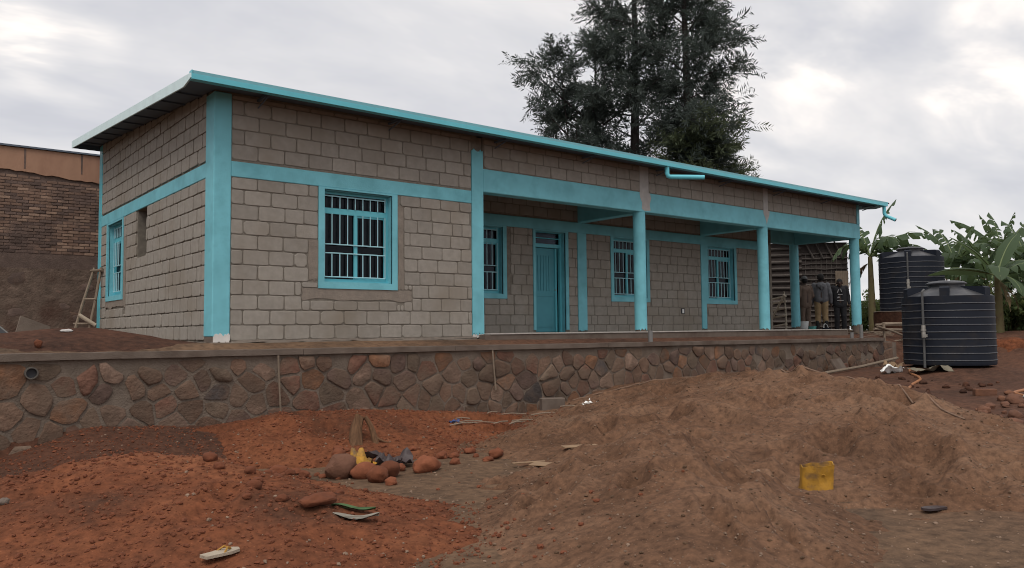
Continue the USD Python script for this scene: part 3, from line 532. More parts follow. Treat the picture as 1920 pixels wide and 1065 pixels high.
for g in vor.geoms:
    g = g.intersection(zone)
    if g.is_empty or g.geom_type != 'Polygon' or g.area < .008: continue
    g = g.buffer(-.010 - q.uniform(0, .009) * (1.6 if g.centroid.x < 1 else 1)).buffer(-.014).buffer(.014, quad_segs=2)
    if g.is_empty or g.geom_type != 'Polygon' or g.area < .005: continue
    L = g.exterior.length; n = int(np.clip(L / .075, 9, 16)); c = np.array([g.exterior.interpolate(i / n, normalized=True).coords[0] for i in range(n)]); c += q.uniform(-.007, .007, c.shape); st.append((g.area, c))
WF = fr((0, -1.0, 0), (1, 0, 0), (0, -1, 0)); st.sort(key=lambda t: -t[0])
for i, (A, c) in enumerate(st):
    m = pillow(c, WF, (q.uniform(.020, .042) if q.random() < .3 else q.uniform(.004, .018)), q.uniform(.018, .05)); v = np.array(m.vertices); v[:, 1] += (q.random(len(v)) - .5) * .014 * (v[:, 1] < -1.003); m = trimesh.Trimesh(v, m.faces, process=False)
    k = q.choice(7, p=[.22, .22, .16, .14, .13, .08, .05])
    if i < 300: nst = i
    if i < 300: part('stone', m, SM[k], rw, smooth=50)
hole = part('drain_pipe', cat([trimesh.creation.annulus(.055, .068, .12, sections=20, transform=trimesh.transformations.translation_matrix((-2.36, -1.03, -.32)) @ trimesh.transformations.rotation_matrix(math.pi / 2, (1, 0, 0)))]), mat('old_pipe', (.09, .08, .07), .2, 8, .7), rw)
part('pipe_mouth', rod((-2.36, -1.02, -.32), (-2.36, -1.045, -.32), .056, 18), M_dark, hole)
for x, zb, dx in ((.53, -1.12, .05), (4.18, -.86, .06)): part('stake', tube([(x, -1.06, cap_z(x) - .085), (x + dx * .4, -1.065, (cap_z(x) + zb) / 2 - .05), (x + dx, -1.06, zb)], .013, 6), M_wood, rw)
# ---------------------------------------------------------------- brick building at the far left
bl = thing('brick_building', 'old brown brick building behind the left end of the house', 'building')
BF = fr((0, 9.5, 0), (1, 0, 0), (0, -1, 0))
M_stain = mat('mud_plaster', (.125, .088, .068), .4, 5, .95, 1.0, 18, tint=(.088, .050, .037), tscale=1.1)
M_orange = mat('ochre_plaster', (.33, .19, .125), .15, 2, .9, .2, 40, tint=(.20, .105, .07), tscale=1.0, stretch=(1, 1, .4))
M_brickm = mat('brick_mortar', (.115, .080, .066), .3, 6, .95, .6, 40)
BK = [mat('fired_brick', (.19, .120, .088), .25, 6, .9, .5, 60, objvar=.2, tint=(.105, .072, .060), tscale=.9, tlo=.44, thi=.6), mat('dusty_brick', (.28, .185, .135), .25, 6, .9, .5, 60, objvar=.2, tint=(.105, .072, .060), tscale=.9, tlo=.44, thi=.6), mat('sooty_brick', (.125, .085, .070), .25, 6, .9, .5, 60, objvar=.2)]
part('base_wall', extr(Polygon([(-12, -.4), (3, -.4), (3, 1.66), (-12, 1.55)]), BF, -.4, .05), M_stain, bl, 'mud-stained stone base course')
part('plaster_band', extr(Polygon([(-12, 1.551), (3, 1.661), (3, 1.97), (-12, 1.93)]), BF, -.4, .02), M_brickm, bl)
up = part('wall', extr(Polygon([(-12, 1.931), (3, 1.971), (3, 4.38), (-12, 4.38)]), BF, -.4, -.012), M_brickm, bl)
qb = np.random.default_rng(8); nb = 0; rest_b = []
for r in range(26):
    z = 1.985 + r * .071
    for c in range(26):
        u = -3.6 + c * .232 + (.116 if r % 2 else 0)
        if z + .06 > np.interp(u, [-1.9, .4], [3.86, 3.70]) - .05: continue
        j = lambda s: qb.uniform(-s, s); a, b = u + .006 + j(.006), u + .222 + j(.008); h = .058 + j(.004)
        m = pillow([(a + .008, z), (b - .008, z + j(.003)), (b, z + .008), (b, z + h - .008), (b - .01, z + h), (a + .008, z + h), (a, z + h - .01), (a, z + .01)], fr((0, 9.512, 0), (1, 0, 0), (0, -1, 0)), .012 + j(.008), .008)
        if u > -1.78 and u < .6 and nb < 300: part('brick', m, BK[qb.choice(3, p=[.5, .22, .28])], up); nb += 1
        else: rest_b.append(m)
part('bricks', cat(rest_b), BK[0], up, kind='stuff')
qq = random.Random(6); E0 = [(-3.6 + i * .12, np.interp(-3.6 + i * .12, [-3.6, -1.9, .4, 3], [3.98, 3.88, 3.72, 3.55]) + qq.uniform(-.02, .02)) for i in range(55)]
part('plaster', extr(Polygon(E0 + [(3, 4.37), (-3.6, 4.37)]), BF, -.0115, .03), M_orange, bl, 'ochre plaster strip under the roof edge')
for x, a in ((-1.16, .62), (.0, .15)): part('drip_stain', extr(Polygon([(x, 3.9), (x + .03, 3.9), (x + .035, 4.36), (x - .01, 4.36)]), BF, .030, .034), BK[2], bl)
part('roof_edge', box(-12, 3.1, 9.42, 12.5, 4.38, 4.42), M_roof, bl)
for k in range(26):
    x, z = qb.uniform(-1.8, .3), qb.uniform(.1, 1.5); r = qb.uniform(.06, .17); m = rock(r, 60 + k, (1.3, .16, .8), 2, .5); m.apply_translation((x, 9.465, z)); part('stone', m, (M_stain, BK[2], M_stain, BK[0])[k % 4], bl, smooth=True)

# ---------------------------------------------------------------- left corner: ladder, boards
lad = thing('wooden_ladder', 'rough pole ladder leaning on the far corner of the end wall', 'ladder')
A0, A1, B0, B1 = np.array([-.28, 6.95, .0]), np.array([-.03, 6.98, 1.52]), np.array([-.50, 7.25, .0]), np.array([-.06, 7.5, 1.54])
part('rail', tube([A0, (A0 + A1) / 2 + [.015, 0, 0], A1], .034, 7, .026), M_wood, lad); part('rail', tube([B0, (B0 + B1) / 2 - [.015, 0, 0], B1], .034, 7, .026), M_wood, lad)
for t, o in ((.22, .1), (.56, .05), (.96, .14)):
    a, b = A0 + (A1 - A0) * t, B0 + (B1 - B0) * t; d = (a - b) / np.linalg.norm(a - b); part('rung', rod(a + d * o, b - d * o, .024 if t < .9 else .036, 6), M_wood, lad)
t = thing('cut_pipe', 'short pale offcut of pipe stuck against the ladder foot', 'pipe', (-.22, 6.90, .36)); part('tube', rod((-.22, .05, .16), (.08, -.04, -.06), .04, 10), M_woodpale, t); part('mouth', rod((.08, -.04, -.06), (.084, -.041, -.063), .033, 10), M_dark, t)
t = thing('grey_board', 'grey square board propped in the soil left of the ladder', 'board', (-1.58, 4.9, gz(-1.58, 4.9)), 20, rx=-24)
part('panel', box(-.27, .27, -.012, .012, -.12, .45, .006).apply_transform(trimesh.transformations.rotation_matrix(.42, (0, 1, 0))), M_conc, t)
t = thing('metal_frame', 'dark discarded window frame with pale rim at the far left edge', 'frame', (-2.12, 4.95, gz(-2.1, 4.95) + .1), 15, rx=-35)
for k, (a, b) in enumerate((((-.42, -.1), (.02, .25)), ((.02, .25), (.34, -.2)), ((.34, -.2), (-.1, -.22)), ((-.1, -.22), (-.42, -.1)), ((.08, .12), (-.22, .02)))): part('bar', rod((a[0], 0, a[1] + .15), (b[0], 0, b[1] + .15), .016, 6), M_pipe, t)
part('panel', extr(Polygon([(-.40, .05), (.02, .39), (.32, -.04), (-.1, -.06)]), fr((0, 0, 0), (1, 0, 0), (0, -1, 0)), -.008, .004), M_dark, t)
def loose_rock(r, x, y, seed, lab, grp=None, m=None, sq=(1, .85, .7), sink=.35, rough=.35, cate='stone'):
    g = rock(r, seed, sq, 2, rough + .12); t = thing('rock', lab, cate, (x, y, gz(x, y)), 0, grp); g.apply_translation((0, 0, r * sq[2] * (1 - sink * 1.4))); part('body', g, m or M_clod, t, smooth=28); return t
loose_rock(.05, -1.77, .37, 3, 'small whitish stone on the soil behind the wall cap', None, M_concpale, (1.5, 1, .5)); loose_rock(.05, -.42, 5.6, 4, 'tiny pale stone at the foot of the ladder', None, M_concpale, (1.4, 1, .5))
loose_rock(.055, -2.2, -.35, 5, 'broken red brick lump resting on the wall cap at far left', None, M_clod, (.8, .8, 1.0), .1)

# ---------------------------------------------------------------- water tanks
def tank(loc, R, H, lab, pipe, ribs):
    T = thing('water_tank', lab, 'water tank', loc); prof = [(0, 0), (R * .985, 0), (R, .03)]; n = ribs; dome = [(R - .002, H + .0005), (R * .93, H + .03), (R * .45, H + .20), (R * .40, H + .22), (R * .40, H + .27), (0, H + .27)]; g = (H - .12) / n
    for k in range(n):
        z = .09 + k * g; prof += [(R, z), (R + .007, z + .01), (R + .007, z + .024), (R, z + .034)]
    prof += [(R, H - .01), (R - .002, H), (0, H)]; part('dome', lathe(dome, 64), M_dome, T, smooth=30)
    part('shell', lathe(prof, 64), M_tank, T, smooth=25)
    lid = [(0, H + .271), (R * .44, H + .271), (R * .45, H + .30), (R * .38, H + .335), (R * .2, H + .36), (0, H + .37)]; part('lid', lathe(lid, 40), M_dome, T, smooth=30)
    hoop = lambda z: lathe([(R + .0072, z), (R + .010, z + .002), (R + .010, z + .008), (R + .0072, z + .010)], 64)
    for k in range(n): part('hoop', hoop(.09 + k * g + .014), M_hoop, T, smooth=True)
    for k in range(6):
        a = k * math.pi / 3 + .35; w = .19; bl_ = extr(Polygon([(R * .42, H + .02), (R * .995, H - .03), (R * .995, H + .17), (R * .93, H + .20), (R * .42, H + .22)]), (np.zeros(3), np.array([math.cos(a), math.sin(a), 0]), np.array([0, 0, 1.]), np.array([-math.sin(a), math.cos(a), 0])), -w / 2, w / 2); part('buttress', bl_, M_tank, T)
    px, py = pipe; pm = M_darkpipe
    part('pipe', tube([(px, py, -.05), (px, py, H * .5), (px * 1.0, py, H + .10), (px * .92, py * .92, H + .14)], .026, 8), pm if ribs > 8 else M_tank, T)
    part('valve', cat([rod((px, py, H * .40), (px, py, H * .58), .042, 8), rod((px, py, H * .43), (px - .12, py - .08, H * .43), .02, 6), box(px - .15, px - .09, py - .12, py - .05, H * .43 - .03, H * .43 + .03), rod((px, py, H * .5), (px, py, H * .52), .055, 8)]), M_brass, T)
    return T
M_darkpipe = mat('dark_grey_pipe', (.085, .085, .085), .2, 8, .6)
M_dome = mat('skylit_tank_top', (.030, .031, .036), .3, 4, .45, .1, 20, spec=.5, tint=(.07, .066, .064), tscale=2.0, tlo=.45, thi=.7)  # sky reflection on dome and lid put into a paler, patchy colour
M_hoop = mat('pale_tank_rib', (.14, .14, .145), .3, 20, .5)  # thin rib lines, paler than the shell
dv = np.array([.92, .385, 0]); lv = np.array([-.385, .92, 0])
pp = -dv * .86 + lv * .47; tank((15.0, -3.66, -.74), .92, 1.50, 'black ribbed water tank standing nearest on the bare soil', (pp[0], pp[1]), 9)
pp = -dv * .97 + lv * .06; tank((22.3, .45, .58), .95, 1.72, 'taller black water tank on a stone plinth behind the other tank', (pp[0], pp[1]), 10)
t = thing('tank_plinth', 'low mud-plastered round plinth under the rear water tank', 'plinth', (22.3, .45, -.3)); part('body', lumpy(trimesh.creation.cylinder(1.15, .86, sections=28).apply_translation((0, 0, .44)), .25, .06, 4), M_bank, t, smooth=40)
part('coping', lathe([(0, .872), (1.12, .872), (1.16, .882), (1.12, .90), (0, .90)], 28), M_conc, t)

# ---------------------------------------------------------------- hut, gate, people behind the veranda
hut = thing('wattle_hut', 'dark pole-and-mud hut behind the end of the veranda', 'hut')
M_mud = mat('mud_wall', (.05, .04, .036), .3, 5, .95, .8, 25); M_stick = mat('grey_pole', (.075, .064, .057), .3, 8, .9, .3, 50, stretch=(4, 4, 4), objvar=.25)
H0, H1, H2 = np.array([22.6, 4.5, 0]), np.array([23.92, 3.46, 0]), np.array([20.3, 7.4, 0])
def slabwall(a, b, h, th=.12):
    u = (b - a) / np.linalg.norm(b - a); return extr(sbox(0, -.3, np.linalg.norm(b - a), h), (a, u, np.array([0, 0, 1.]), np.array([u[1], -u[0], 0])), -th, 0)
part('wall', slabwall(H0, H1, 3.2), M_mud, hut, 'mud wall caught between a grid of poles'); part('wall', slabwall(H2, H0, 3.2), M_mud, hut, 'wall of horizontal split poles')
qh = random.Random(3)
def onwall(a, b, s, z, off): u = (b - a) / np.linalg.norm(b - a); n = np.array([u[1], -u[0], 0]); return a + u * s + n * off + np.array([0, 0, z])
L1, L2 = np.linalg.norm(H1 - H0), np.linalg.norm(H2 - H0)
for k in range(15):
    z = .12 + k * .19; part('pole', tube([onwall(H0, H1, s, z + qh.uniform(-.02, .02) + s * .02, .035) for s in np.linspace(0, L1, 5)], qh.uniform(.02, .032), 5), M_stick, hut)
for k in range(9):
    s = .08 + k * .185; part('lath', tube([onwall(H0, H1, s + qh.uniform(-.015, .015) + z * .03, z, .015) for z in (0, 1.4, 2.75)], .018, 5), M_stick, hut)
for k in range(13):
    z = .1 + k * .24; part('split_pole', tube([onwall(H2, H0, s, z + qh.uniform(-.015, .015), .03) for s in np.linspace(0, L2, 5)], qh.uniform(.04, .06), 6), M_stick, hut)
for k in range(4): s = .05 + k * .36; part('rafter', tube([onwall(H0, H1, s, 3.35, .06), onwall(H0, H1, s + .35, 2.62 + qh.uniform(-.08, .08), .12)], .028, 5), M_stick, hut)
rv = np.array([(22.1, 4.3, 3.25), (23.95, 3.1, 3.25), (26.0, 6.4, 3.95), (20.0, 8.9, 3.95)]); part('roof', trimesh.convex.convex_hull(np.vstack([rv, rv + [0, 0, .07]])), M_mud, hut)
part('patch_sheet', extr(sbox(1.2, .9, 1.66, 2.15), (H0, (H1 - H0) / L1, np.array([0, 0, 1.]), np.array([((H1 - H0) / L1)[1], -((H1 - H0) / L1)[0], 0])), .05, .075), M_wood, hut)
M_gate = mat('pale_gate_timber', (.62, .54, .43), .2, 6, .85, .3, 60)
gate = thing('pole_gate', 'pale barred timber gate propped between the veranda columns', 'gate')
G0, G1 = np.array([19.06, 2.96, 0]), np.array([19.5, 4.1, 0])
part('post', tube([G0 + [0, 0, -.05], G0 + [0, 0, .7], G0 + [-.02, .03, 1.28]], .04, 6, .02), M_gate, gate)
for z in (.22, .50, .74, .95, 1.12): part('rail', tube([G0 + [-.02, -.03, z], (G0 + G1) / 2 + [0, 0, z - .05 + qh.uniform(-.02, .02)], G1 + [0, 0, z - .14]], .036, 6), M_gate, gate)
part('brace', tube([G0 + [-.05, 0, 1.16], G1 * .6 + G0 * .4 + [-.05, 0, .35], G1 + [-.05, 0, -.02]], .038, 6), M_gate, gate); part('post', tube([G1 + [0, 0, -.05], G1 + [0, 0, 1.1]], .035, 6), M_gate, gate)

def body(bones, r=.022, it=8):
    ms = [m3.Manifold.batch_hull([m3.Manifold.sphere(ra, 14).translate(tuple(map(float, a))), m3.Manifold.sphere(rb, 14).translate(tuple(map(float, b)))]) for a, b, ra, rb in bones]
    m = m3.Manifold.batch_boolean(ms, m3.OpType.Add).refine_to_length(r).to_mesh(); t = trimesh.Trimesh(m.vert_properties[:, :3], m.tri_verts, process=True)
    return trimesh.smoothing.filter_taubin(t, .5, .53, it)
def person(loc, rz, lab, cloth, pose, s=1.0):
    """faces +y; jacket / trousers / boots / hair are separate children of one continuous body"""
    P = thing('person', lab, 'person', loc, rz); V = lambda *a: np.array(a, float) * s
    hp = {1: V(.09, 0, .90), -1: V(-.09, 0, .90)}; kn, an = {}, {}
    for k in (1, -1): kn[k] = V(.10 * k + pose.get('kx', 0), .03, .49); an[k] = V(pose.get('fx', .11) * k, -.02 + .05 * k * pose.get('st', 0), .085)
    sh = {k: V(.185 * k, .0, 1.405) for k in (1, -1)}; el = {k: V(*pose['el'](k)) for k in (1, -1)}; wr = {k: V(*pose['wr'](k)) for k in (1, -1)}
    nk, hd = V(0, .0, 1.47), V(pose.get('hx', 0), .03 + pose.get('hy', 0), 1.615 + pose.get('hz', 0))
    B = [(V(0, 0, .95), V(0, 0, 1.15), .135 * s, .12 * s), (V(.05, 0, 1.15), V(.08, .01, 1.34), .11 * s, .10 * s), (V(-.05, 0, 1.15), V(-.08, .01, 1.34), .11 * s, .10 * s), (V(-.08, .01, 1.34), V(.08, .01, 1.34), .1 * s, .1 * s), (V(-.15, 0, 1.40), V(.15, 0, 1.40), .055 * s, .055 * s), (V(0, 0, 1.38), hd - V(0, .01, .08), .055 * s, .052 * s),
         (hd + V(0, -.012, .03), hd + V(0, .012, .012), .092 * s, .09 * s), (hd + V(0, .03, -.03), hd + V(0, .055, -.085), .062 * s, .036 * s), (hd + V(0, .09, 0), hd + V(0, .108, -.025), .012 * s, .017 * s)]
    for k in (1, -1):
        B += [(hp[k], kn[k], .085 * s, .058 * s), (kn[k], an[k], .056 * s, .04 * s), (an[k] - V(0, .02, .03), an[k] + V(.02 * k, .15, -.045), .042 * s, .034 * s), (sh[k], el[k], .055 * s, .042 * s), (el[k], wr[k], .042 * s, .028 * s), (hd + V(.09 * k, -.01, .01), hd + V(.095 * k, -.012, -.03), .014 * s, .011 * s)]
        d = (wr[k] - el[k]) / np.linalg.norm(wr[k] - el[k]); f = V(0, 1, 0) if abs(d[1]) < .7 else V(0, 0, 1); pl = wr[k] + d * .075 * s; B += [(wr[k], pl, .026 * s, .03 * s)]
        for j, o in enumerate((-.027, -.009, .009, .026)): tip = pl + f / s * o * s + d * (.075 - .008 * abs(j - 1.3)) * s + V(-.012 * k, 0, 0); B += [(pl + f / s * o * s * .8, tip, .0095 * s, .008 * s)]
        B += [(wr[k] + d * .03 * s, wr[k] + d * .085 * s + f * .045, .012 * s, .009 * s)]
    part('body', body(B, .03, 5), M_skin, P, smooth=True)
    b, tr, co = [], cloth['trousers'], cloth['jacket']; ext = cloth.get('leg', .06)
    for k in (1, -1): e = kn[k] + (an[k] - kn[k]) * ext; b += [(hp[k] + V(0, 0, .05), kn[k], .112 * s, .085 * s), (kn[k], e, .084 * s, .078 * s)]
    b += [(V(-.06, 0, .97), V(.06, 0, .97), .125 * s, .125 * s)]; part('trousers', body(b, .03, 3), tr, P, smooth=True)
    z0 = cloth.get('hem', .93); b = [(V(-.07, 0, z0), V(.07, 0, z0), .138 * s, .138 * s), (V(-.07, 0, z0), V(-.08, 0, 1.32), .14 * s, .125 * s), (V(.07, 0, z0), V(.08, 0, 1.32), .14 * s, .125 * s), (V(-.14, 0, 1.38), V(.14, 0, 1.38), .082 * s, .082 * s), (V(-.08, 0, 1.32), V(.08, 0, 1.32), .13 * s, .13 * s), (V(-.03, -.0, 1.43), V(.03, 0, 1.43), .075 * s, .075 * s)]
    for k in (1, -1): b += [(sh[k], el[k], .078 * s, .066 * s), (el[k], el[k] + (wr[k] - el[k]) * .96, .066 * s, .05 * s)]
    if cloth.get('hood'): b += [(V(-.08, -.10, 1.40), V(.08, -.10, 1.40), .06 * s, .06 * s), (V(-.07, -.12, 1.36), V(.07, -.12, 1.36), .05 * s, .05 * s), (V(0, -.13, 1.30), V(0, -.12, 1.38), .04 * s, .06 * s)]
    part('jacket', body(b, .03, 3), co, P, smooth=True)
    hb = [(hd + V(0, -.02, .045), hd + V(0, .005, .035), .097 * s, .093 * s), (hd + V(0, -.035, .0), hd + V(0, -.03, .03), .088 * s, .09 * s)]; part('hair', body(hb, .03, 3), M_hair, P, smooth=True)
    if cloth.get('cap'): part('cap', body([(hd + V(0, -.015, .07), hd + V(0, .01, .06), .098 * s, .1 * s), (hd + V(0, .1, .05), hd + V(0, .15, .04), .06 * s, .045 * s)], .03, 4), cloth['cap'], P, smooth=True)
    for k in (1, -1): part('boot', body([(an[k] + V(0, 0, cloth.get('boot', .1)), an[k], .06 * s, .055 * s), (an[k] - V(0, .03, .035), an[k] + V(.02 * k, .16, -.045), .05 * s, .042 * s)], .03, 3), cloth.get('shoe', M_boot), P, smooth=True)
    for k in (1, -1): part('eye', trimesh.creation.icosphere(1, .013 * s).apply_translation(hd + V(.036 * k, .088, .012)), M_hair, P)
    if cloth.get('print'):
        for (x, z, w, h, a) in cloth['print']: part('print', box(-w, w, .0, .006, -h, h).apply_transform(trimesh.transformations.translation_matrix((x, .139, z)) @ trimesh.transformations.rotation_matrix(a, (0, 1, 0))), M_printw, P)
    return P
M_skin = mat('dark_skin', (.055, .032, .024), .1, 8, .55); M_hair = mat('black_hair', (.012, .011, .011), .2, 40, .8); M_boot = mat('black_boot', (.02, .019, .018), .2, 10, .6); M_printw = mat('print_grey', (.32, .31, .31), .1, 10, .9)
M_brownc = mat('brown_coverall', (.14, .10, .078), .25, 7, .95, .6, 14); M_grey = mat('grey_hoodie', (.125, .125, .135), .2, 7, .95, .6, 14); M_khaki = mat('khaki_cloth', (.30, .21, .115), .22, 6, .95, .7, 12); M_black = mat('black_cloth', (.022, .022, .025), .2, 8, .9, .5, 14); M_capg = mat('grey_cap', (.13, .13, .13), .2, 8, .9)
hang = dict(el=lambda k: (.25 * k, -.03, 1.13), wr=lambda k: (.27 * k, .05, .88)); fwd = dict(el=lambda k: (.24 * k, -.04, 1.13), wr=lambda k: (.17 * k, .17, .98))
person((19.32, 2.42, -.03), -25, 'person in a brown coverall and cap beside the rear column', dict(trousers=M_brownc, jacket=M_brownc, leg=.95, hem=.86, cap=M_capg), dict(fwd, fx=.085), 1.0)
person((19.73, 2.11, -.04), -58, 'person in a grey hoodie and rolled khaki trousers seen from behind', dict(trousers=M_khaki, jacket=M_grey, leg=.45, hem=.97, hood=True, boot=.22), dict(hang, fx=.12), 1.06)
person((20.19, 1.74, -.03), 125, 'person in a black printed jacket beside the outer front column', dict(trousers=M_black, jacket=M_black, leg=.9, hem=.84, print=[(-.03, 1.3, .012, .05, .3), (.06, 1.28, .014, .06, -.4), (.0, 1.17, .07, .014, 0), (.05, 1.08, .035, .02, .3), (0, .98, .10, .012, 0)]), dict(hang, hy=.03, hz=-.06), .99)
def bucket(loc, r, h, lab, m, handle=True):
    T = thing('bucket', lab, 'bucket', loc); part('shell', lathe([(0, .0), (r * .8, 0), (r, h), (r + .012, h), (r + .012, h - .02), (r + .004, h - .025), (r * .8 + .004, .006), (0, .006)] if False else [(0, 0), (r * .8, 0), (r + .01, h - .02), (r + .014, h - .02), (r + .014, h), (r, h), (r * .78, .01), (0, .01)], 24), m, T, smooth=40)
    if handle: part('handle', tube([(-r, 0, h), (-r * .7, .02, h + r * .75), (0, .03, h + r), (r * .7, .02, h + r * .75), (r, 0, h)], .009, 6), M_white, T)
M_teal = mat('teal_plastic', (.10, .32, .30), .1, 6, .5)
bucket((18.98, 2.28, .0), .13, .30, 'white paint bucket at the foot of the rear column', M_white, False); bucket((18.86, 1.93, -.02), .11, .16, 'small teal bucket between two of the people', M_teal, False); bucket((19.18, 1.66, -.05), .13, .14, 'low dark bucket with a raised white handle', M_tank)

# timber rails and stubs at the right end of the terrace
def stick(name, lab, pts, r, m, cate, grp=None, taper=None):
    p0 = np.array(pts[0], float); t = thing(name, lab, cate, p0, 0, grp); part('shaft', tube(np.array(pts, float) - p0, r, 7, taper), m, t, smooth=40)
for x, z1, l in ((8.56, .075, 'short grey pipe stub below the first round column'), (16.5, -.03, 'short grey pipe stub before the people'), (17.0, .17, 'taller grey pipe stub below the outer front column')):
    t = thing('pipe_stub', l, 'pipe', (x, -.6, -.25)); part('tube', trimesh.creation.annulus(.038, .047, z1 + .25, sections=14, transform=trimesh.transformations.translation_matrix((0, 0, (z1 + .25) / 2))), M_pipe, t)
for k, (a, b, r, l) in enumerate((((17.5, -.75, .16), (19.6, -1.2, .19), .03, 'upper timber rail at the right end of the wall cap'), ((17.3, -.8, .05), (20.6, -1.3, -.08), .035, 'long timber rail lying towards the near tank'), ((17.4, -.85, .12), (18.6, -1.1, -.2), .03, 'slanting brace pole between the timber rails'), ((19.0, -.2, .18), (22.3, -1.2, .12), .06, 'thick squared log lying before the far tank'))): stick('timber_pole', l, [a, (np.array(a) + b) / 2 + [0, 0, .02], b], r, M_wood, 'pole')
stick('timber_post', 'short upright post carrying the timber rails', [(17.75, -.85, -.5), (17.75, -.85, .22)], .035, M_wood, 'post')
qd = random.Random(12)
LIT = []
def heapstick(pts, r): LIT.append(tube(np.array(pts, float), r, 5))
for k in range(26):
    x, y = qd.uniform(17.9, 21.2), qd.uniform(-2.4, .6); a = qd.uniform(0, 3.1); L = qd.uniform(.2, .7); z = gz(x, y); heapstick([(x - L * math.cos(a), y - L * math.sin(a), z + .03), (x, y, z + qd.uniform(.03, .12)), (x + L * math.cos(a), y + L * math.sin(a), z + .03)], qd.uniform(.008, .02))
part('stick_litter', cat(LIT), M_wood, None, 'dry sticks strewn between the house and the tanks', category='sticks', kind='stuff'); LIT = []
t = thing('earth_bank', 'orange cut soil bank behind the near tank', 'bank'); part('body', lumpy(trimesh.convex.convex_hull(np.array([(20.1, -7, -.75), (20.1, -2.2, -.75), (20.6, -7, -.28), (20.6, -2.4, -.28), (24, -7, -.2), (24, -2.4, -.2), (24, -7, -.8), (24, -2.4, -.8)])), .2, .18, 9), M_red, t, smooth=50)

# ---------------------------------------------------------------- trees
def leafmat(name, a, b, tr):
    N = {'gi': ('geometry', {}), 'r': ('rgb_ramp', {'ramp': [(0, a), (1, b)]}), 'd': ('principled_bsdf', {'roughness': .6, 'specular_ior_level': .25}), 't': ('translucent_bsdf', {'color': tuple(np.array(b) * tr)}), 'm': ('mix_closure', {'fac': .28})}
    return usdkit.material(stage, '/World/Looks/' + name, N, [('gi.random_per_island', 'r.fac'), ('r.color', 'd.base_color'), ('d.BSDF', 'm.closure1'), ('t.BSDF', 'm.closure2')], surface='m.closure')
M_leaf = leafmat('tree_leaf', (.045, .058, .052), (.085, .104, .082), 1.2); M_leafy = leafmat('tree_leaf_bright', (.055, .070, .038), (.095, .112, .055), 1.2); M_bark = mat('dark_bark', (.045, .038, .036), .3, 5, .95, .6, 20, stretch=(3, 3, .5))
M_ban = leafmat('banana_leaf', (.050, .080, .038), (.095, .135, .058), 1.6); M_rib = mat('banana_midrib', (.13, .165, .07), .15, 5, .6); M_bandry = mat('dry_banana_leaf', (.16, .115, .065), .3, 6, .95); M_stem = mat('banana_stem', (.14, .12, .055), .35, 3, .8, .2, 20, tint=(.09, .06, .035), tscale=3)
def spray_verts(p, d, L, q, n=7, w=.05, l=.27):
    """one pinnate leaf: a rachis with pairs of narrow leaflets, each leaflet a folded diamond"""
    d = d / np.linalg.norm(d); u = np.cross(d, [0, 0, 1.0]); u = u / (np.linalg.norm(u) + 1e-6); a = q.uniform(0, 6.28); s0 = u * math.cos(a) + np.cross(d, u) * math.sin(a); V, F = [], []
    for k in range(n):
        t = (k + .6) / n; c = p + d * L * t + np.array([0, 0, -.22 * L * t * t]); ll = l * (1.1 - .6 * abs(t - .45)) * q.uniform(.8, 1.2)
        for sg in (1, -1):
            e = d * .75 + s0 * sg * .8 + np.array([0, 0, -.25]) + q.normal(0, .12, 3); e = e / np.linalg.norm(e); sd = np.cross(e, [q.normal(), q.normal(), 1.0]); sd = sd / np.linalg.norm(sd) * w * .5
            i = len(V); V += [c, c + e * ll * .45 + sd, c + e * ll, c + e * ll * .45 - sd]; F += [(i, i + 1, i + 2), (i, i + 2, i + 3)]
    return V, F
